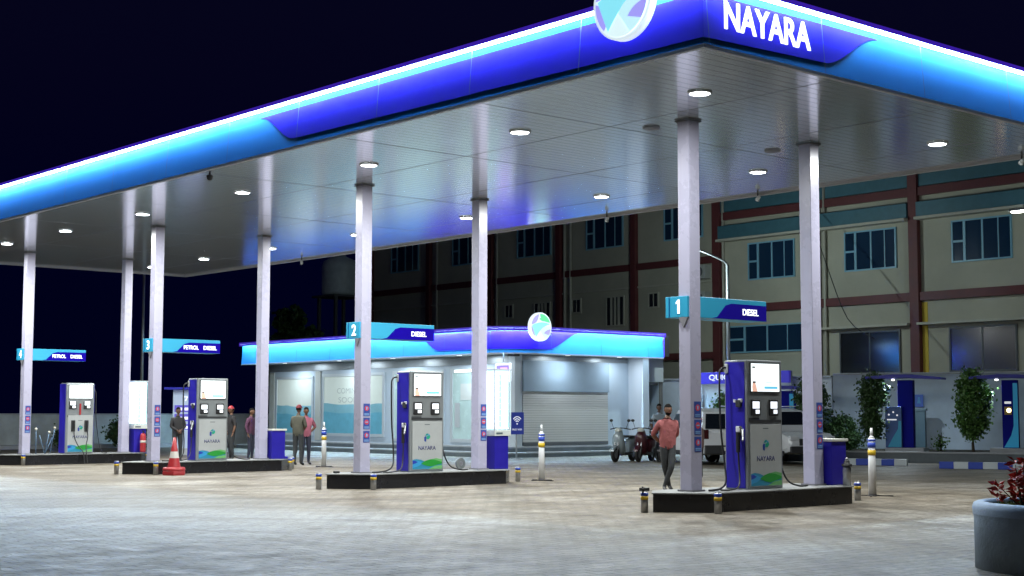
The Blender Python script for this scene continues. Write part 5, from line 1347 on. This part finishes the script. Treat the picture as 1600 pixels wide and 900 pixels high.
# ------------------------------------------------------------------ people
def person(loc, rz, label, shirt, trousers, skin, hair, pose, height=1.70, cap=None, sleeves='short', beard=False, shoes=None):
    """local frame: facing -y, x to the figure's left"""
    t = thing('person', label, 'person', loc, rz, group='people on the forecourt')
    s = height/1.72
    J = dict(pel=(0,0,.96), spine=(0,.0,1.12), chest=(0,.0,1.32), neck0=(0,.0,1.43), neck=(0,-.01,1.49), head=(0,-.02,1.56),
             hl=(.09,0,.92), hr=(-.09,0,.92), sl=(.175,.0,1.375), sr=(-.175,.0,1.375))
    J.update(pose)
    order = list(J.keys())
    rad = dict(pel=.142, spine=.150, chest=.155, neck0=.085, neck=.055, head=.05, hl=.10, hr=.10, kl=.070, kr=.070, al=.042, ar=.042, tl=.035, tr=.035,
               sl=.078, sr=.078, el=.052, er=.052, wl=.030, wr=.030)
    edges = [('pel','spine'),('spine','chest'),('chest','neck0'),('neck0','neck'),('neck','head'),('pel','hl'),('hl','kl'),('kl','al'),('al','tl'),('pel','hr'),('hr','kr'),('kr','ar'),('ar','tr'),
             ('chest','sl'),('sl','el'),('el','wl'),('chest','sr'),('sr','er'),('er','wr')]
    verts = [Vector(J[k])*s for k in order]; ed = [(order.index(a),order.index(b)) for a,b in edges]
    # extra mid-limb points for taper
    me = bpy.data.meshes.new('sk'); me.from_pydata([tuple(v) for v in verts], ed, [])
    o = bpy.data.objects.new('sk', me); COL.objects.link(o)
    md = o.modifiers.new('s','SKIN'); sb = o.modifiers.new('b','SUBSURF'); sb.levels = 2; sb.render_levels = 2
    for i,k in enumerate(order):
        r_ = rad[k]*s; sv = me.skin_vertices[0].data[i]
        fx = 1.18 if k in ('pel','spine','chest') else 1
        sv.radius = (r_*fx, r_*(.78 if k in ('pel','spine','chest') else 1)); sv.use_root = (k == 'pel')
    dg = bpy.context.evaluated_depsgraph_get(); dg.update()
    m2 = bpy.data.meshes.new_from_object(o.evaluated_get(dg)); bpy.data.objects.remove(o); bpy.data.meshes.remove(me)
    bm = bmesh.new(); bm.from_mesh(m2); bpy.data.meshes.remove(m2)
    def segd(p,a,b):
        d_ = b-a; t_ = max(0,min(1,(p-a).dot(d_)/max(1e-9,d_.length_squared))); return (p-(a+d_*t_)).length, t_
    for f in bm.faces:
        c = f.calc_center_median(); best = None
        for a,b in edges:
            q,tt = segd(c, Vector(J[a])*s, Vector(J[b])*s)
            q -= (rad[a]*(1-tt)+rad[b]*tt)*s
            if best is None or q < best[0]: best = (q,a,b,tt)
        _,a,b,tt = best
        if b in ('neck','head'): mi = 0
        elif b in ('el','er'): mi = 1
        elif b in ('wl','wr'): mi = 0 if (sleeves == 'short' or tt > .85) else 1
        elif b in ('sl','sr','spine','chest','neck0'): mi = 1
        elif b in ('tl','tr'): mi = 3
        elif b in ('hl','hr'): mi = 1 if c.z > .86*s else 2
        elif b in ('al','ar'): mi = 3 if tt > .93 else 2
        else: mi = 2
        if mi == 1 and b in ('spine',) and c.z < .86*s: mi = 2
        f.material_index = mi; f.smooth = True
    # head, hands joined into the same mesh
    mb = MB(); hc = Vector(J['head'])*s+Vector((0,-.01,.085))*s
    hs = bmesh.new(); bmesh.ops.create_uvsphere(hs, u_segments=20, v_segments=14, radius=1)
    for v in hs.verts:
        x,y,z = v.co
        jw = 1-.28*max(0,-z)        # jaw narrower than the crown
        v.co = Vector((x*.075*jw, y*.095*(1-.12*max(0,-z)), z*.118))
        if y < -.75 and -.35 < z < .15 and abs(x) < .25: v.co.y -= .020*(1-abs(x)/.25)      # nose
        if y < -.6 and .15 < z < .35 and abs(x) < .7: v.co.y -= .004                          # brow
        if y < -.6 and .0 < z < .15 and .2 < abs(x) < .6: v.co.y += .007                      # eye sockets
    for f in hs.faces: f.smooth = True
    mb._merge(hs, 0, Matrix.Translation(hc) @ Matrix.Scale(s,4))
    for sd in (-1,1):
        mb.ball(hc+Vector((sd*.075,.005,.0))*s, (.012*s,.022*s,.032*s), n=6, mi=0)
        mb.ball(hc+Vector((sd*.028,-.083,.014))*s, (.012*s,.008*s,.008*s), n=5, mi=4)
    mb.box(tuple(hc+Vector((-.025,-.092,-.058))*s), tuple(hc+Vector((.025,-.080,-.048))*s), mi=5)
    for w_,e_ in (('wl','el'),('wr','er')):
        W_ = Vector(J[w_])*s; E_ = Vector(J[e_])*s; d_ = (W_-E_).normalized(); sd = d_.cross(Vector((0,1,0)))
        if sd.length < .2: sd = d_.cross(Vector((1,0,0)))
        sd.normalize(); up_ = d_.cross(sd)
        pm = W_+d_*.045*s
        rot = Matrix((sd, up_, d_)).transposed().to_4x4()
        mb.ball(pm, (.040*s,.020*s,.055*s), n=6, mi=0, mx=rot)
        for k,(off_,ln) in enumerate(((-.028,.062),(-.010,.075),(.009,.070),(.027,.055))):
            b0 = pm+sd*off_*s+d_*.03*s; mb.tube([b0, b0+d_*ln*.5*s+up_*.004*s, b0+d_*ln*.8*s+up_*.022*s], (.0095*s,.007*s), n=6, sub=2)
        b0 = pm-sd*.032*s-d_*.01*s; mb.tube([b0, b0-sd*.02*s+d_*.03*s, b0-sd*.018*s+d_*.058*s+up_*.01*s], (.011*s,.008*s), n=6, sub=2)
    tm = bpy.data.meshes.new('x'); mb.bm.to_mesh(tm); mb.bm.free(); bm.from_mesh(tm); bpy.data.meshes.remove(tm)
    fin = MB(); fin.bm.free(); fin.bm = bm
    sh = shoes or BLACK
    body = fin.build('body', [skin, shirt, trousers, sh, mat('eye_dark',(.02,.015,.012),.3), mat('lip',(.20,.07,.06),.5)], t)
    # hair as a cap over the crown
    g = MB(); hb = bmesh.new(); bmesh.ops.create_uvsphere(hb, u_segments=20, v_segments=14, radius=1)
    bmesh.ops.delete(hb, geom=[v for v in hb.verts if (v.co.z < .30 and v.co.y < -.1) or v.co.z < -.35], context='VERTS')
    for v in hb.verts:
        v.co = Vector((v.co.x*.084, v.co.y*.103, v.co.z*.127+random.uniform(-.002,.002)))
    g._merge(hb, 0, Matrix.Translation(hc) @ Matrix.Scale(s,4)); g.build('hair', hair, t)
    if beard:
        g = MB(); hb = bmesh.new(); bmesh.ops.create_uvsphere(hb, u_segments=20, v_segments=14, radius=1)
        bmesh.ops.delete(hb, geom=[v for v in hb.verts if v.co.z > -.25 or v.co.y > .25], context='VERTS')
        for v in hb.verts:
            jw = 1-.22*max(0,-v.co.z); v.co = Vector((v.co.x*.081*jw, v.co.y*.102, v.co.z*.125))
        g._merge(hb, 0, Matrix.Translation(hc) @ Matrix.Scale(s,4)); g.build('beard', hair, t)
    if cap:
        g = MB(); hb = bmesh.new(); bmesh.ops.create_uvsphere(hb, u_segments=20, v_segments=14, radius=1)
        bmesh.ops.delete(hb, geom=[v for v in hb.verts if v.co.z < .22], context='VERTS')
        for v in hb.verts: v.co = Vector((v.co.x*.092, v.co.y*.110, v.co.z*.135))
        g._merge(hb, 0, Matrix.Translation(hc) @ Matrix.Scale(s,4))
        g.prism([(-.06,-.08),(.06,-.08),(.045,-.16),(0,-.175),(-.045,-.16)], hc+Vector((0,0,.035)), (1,0,0), (0,1,0), .010); g.build('cap', cap, t)
    # shirt hem / collar as thin clothing pieces
    g = MB(); c0 = Vector(J['neck0'])*s
    g.lathe([(.072*s,-.01),(.066*s,.03*s),(.060*s,.035*s),(.058*s,.0)], c=tuple(c0), n=18); g.build('collar', shirt, t)
    return t
SKIN1 = mat('brown_skin', (.17,.085,.05), .55, var=.08, vscale=12); SKIN2 = mat('brown_skin_deep', (.12,.06,.038), .55)
HAIR = mat('black_hair', (.010,.009,.009), .95, spec=.08); 
PINK = mat('pink_shirt', (.30,.088,.09), .85, var=.18, vscale=7, bump=1.0, bscale=9); CHAR = mat('charcoal_trousers', (.035,.04,.045), .9, var=.2, vscale=7, bump=1.0, bscale=9)
DARKJ = mat('dark_jacket', (.022,.021,.024), .8, var=.15, vscale=8); OLIVE = mat('olive_shirt', (.085,.085,.065), .8, var=.2, vscale=8)
MARN = mat('maroon_shirt', (.09,.03,.07), .8, var=.15); NAVY = mat('navy_trousers', (.03,.035,.06), .85); BROWN = mat('brown_shirt', (.14,.09,.08), .8)
stand = dict(kl=(.10,-.02,.50), al=(.11,.02,.08), tl=(.13,-.13,.035), kr=(-.10,-.02,.50), ar=(-.11,.02,.08), tr=(-.13,-.13,.035),
             el=(.25,.04,1.13), wl=(.25,-.04,.90), er=(-.25,.04,1.13), wr=(-.25,-.04,.90))
cross = dict(stand, kl=(.03,-.12,.50), al=(-.10,-.03,.09), tl=(-.12,-.18,.035), kr=(-.05,.04,.50), ar=(.10,.18,.10), tr=(.10,.04,.035),
             el=(.26,.13,1.14), wl=(.08,.20,1.00), er=(-.28,.13,1.14), wr=(-.08,.20,.98))
def face_cam(x, y, off=0): 
    d_ = Vector((-17.6-x, -15.9-y)); return math.atan2(d_.y, d_.x)+PI/2+R(off)
person((3.80,4.05,0), face_cam(3.8,4.05,22), 'bearded man in a pink shirt and dark trousers, hands behind him, walking', PINK, CHAR, SKIN1, HAIR, cross, 1.68, beard=True)
fold = dict(stand, el=(.24,-.02,1.14), wl=(.05,-.18,1.02), er=(-.24,-.02,1.14), wr=(-.05,-.18,1.00))
person((4.49,25.4,0), face_cam(4.5,25.4,20), 'man in black clothes, hands clasped in front, left of the lane 3 pump', DARKJ, CHAR, SKIN2, HAIR, fold, 1.66, sleeves='long')
person((6.45,25.5,0), face_cam(6.5,25.5,-70), 'attendant in black with a red cap, partly behind the lane 3 pump', DARKJ, CHAR, SKIN1, HAIR, stand, 1.70, cap=RED)
person((6.98,25.2,0), face_cam(7,25.2,60), 'person in a dark maroon shirt half hidden by the plain lane 3 pillar', MARN, NAVY, SKIN1, HAIR, stand, 1.64, sleeves='long')
person((5.88,20.7,0), face_cam(5.9,20.7,150), 'attendant in olive with a red cap, turned away, arms folded, before the leftmost window', OLIVE, CHAR, SKIN2, HAIR, fold, 1.72, cap=mat('dull_red_cap',(.16,.025,.035),.8))
hip = dict(stand, el=(.34,.08,1.16), wl=(.16,.02,1.0))
person((6.30,20.95,0), face_cam(6.3,20.9,20), 'attendant in a pink shirt, elbow out, behind the one in olive', mat('rose_shirt',(.42,.13,.19),.8,var=.1), NAVY, SKIN1, HAIR, hip, 1.66)
sit = dict(stand, kl=(.12,-.22,.55), al=(.12,-.20,.12), tl=(.12,-.33,.04), kr=(-.12,-.10,.52))
person((8.05,7.0,0), face_cam(8,7,-100), 'attendant in brown with a red cap, mostly hidden behind the nearest pump', BROWN, CHAR, SKIN1, HAIR, stand, 1.42, cap=RED)
person((18.0,17.7,0), face_cam(18,17.7,30), 'man in a pale shirt standing among the scooters, behind the man in pink', mat('pale_shirt',(.35,.42,.48),.8), CHAR, SKIN2, HAIR, stand, 1.80)
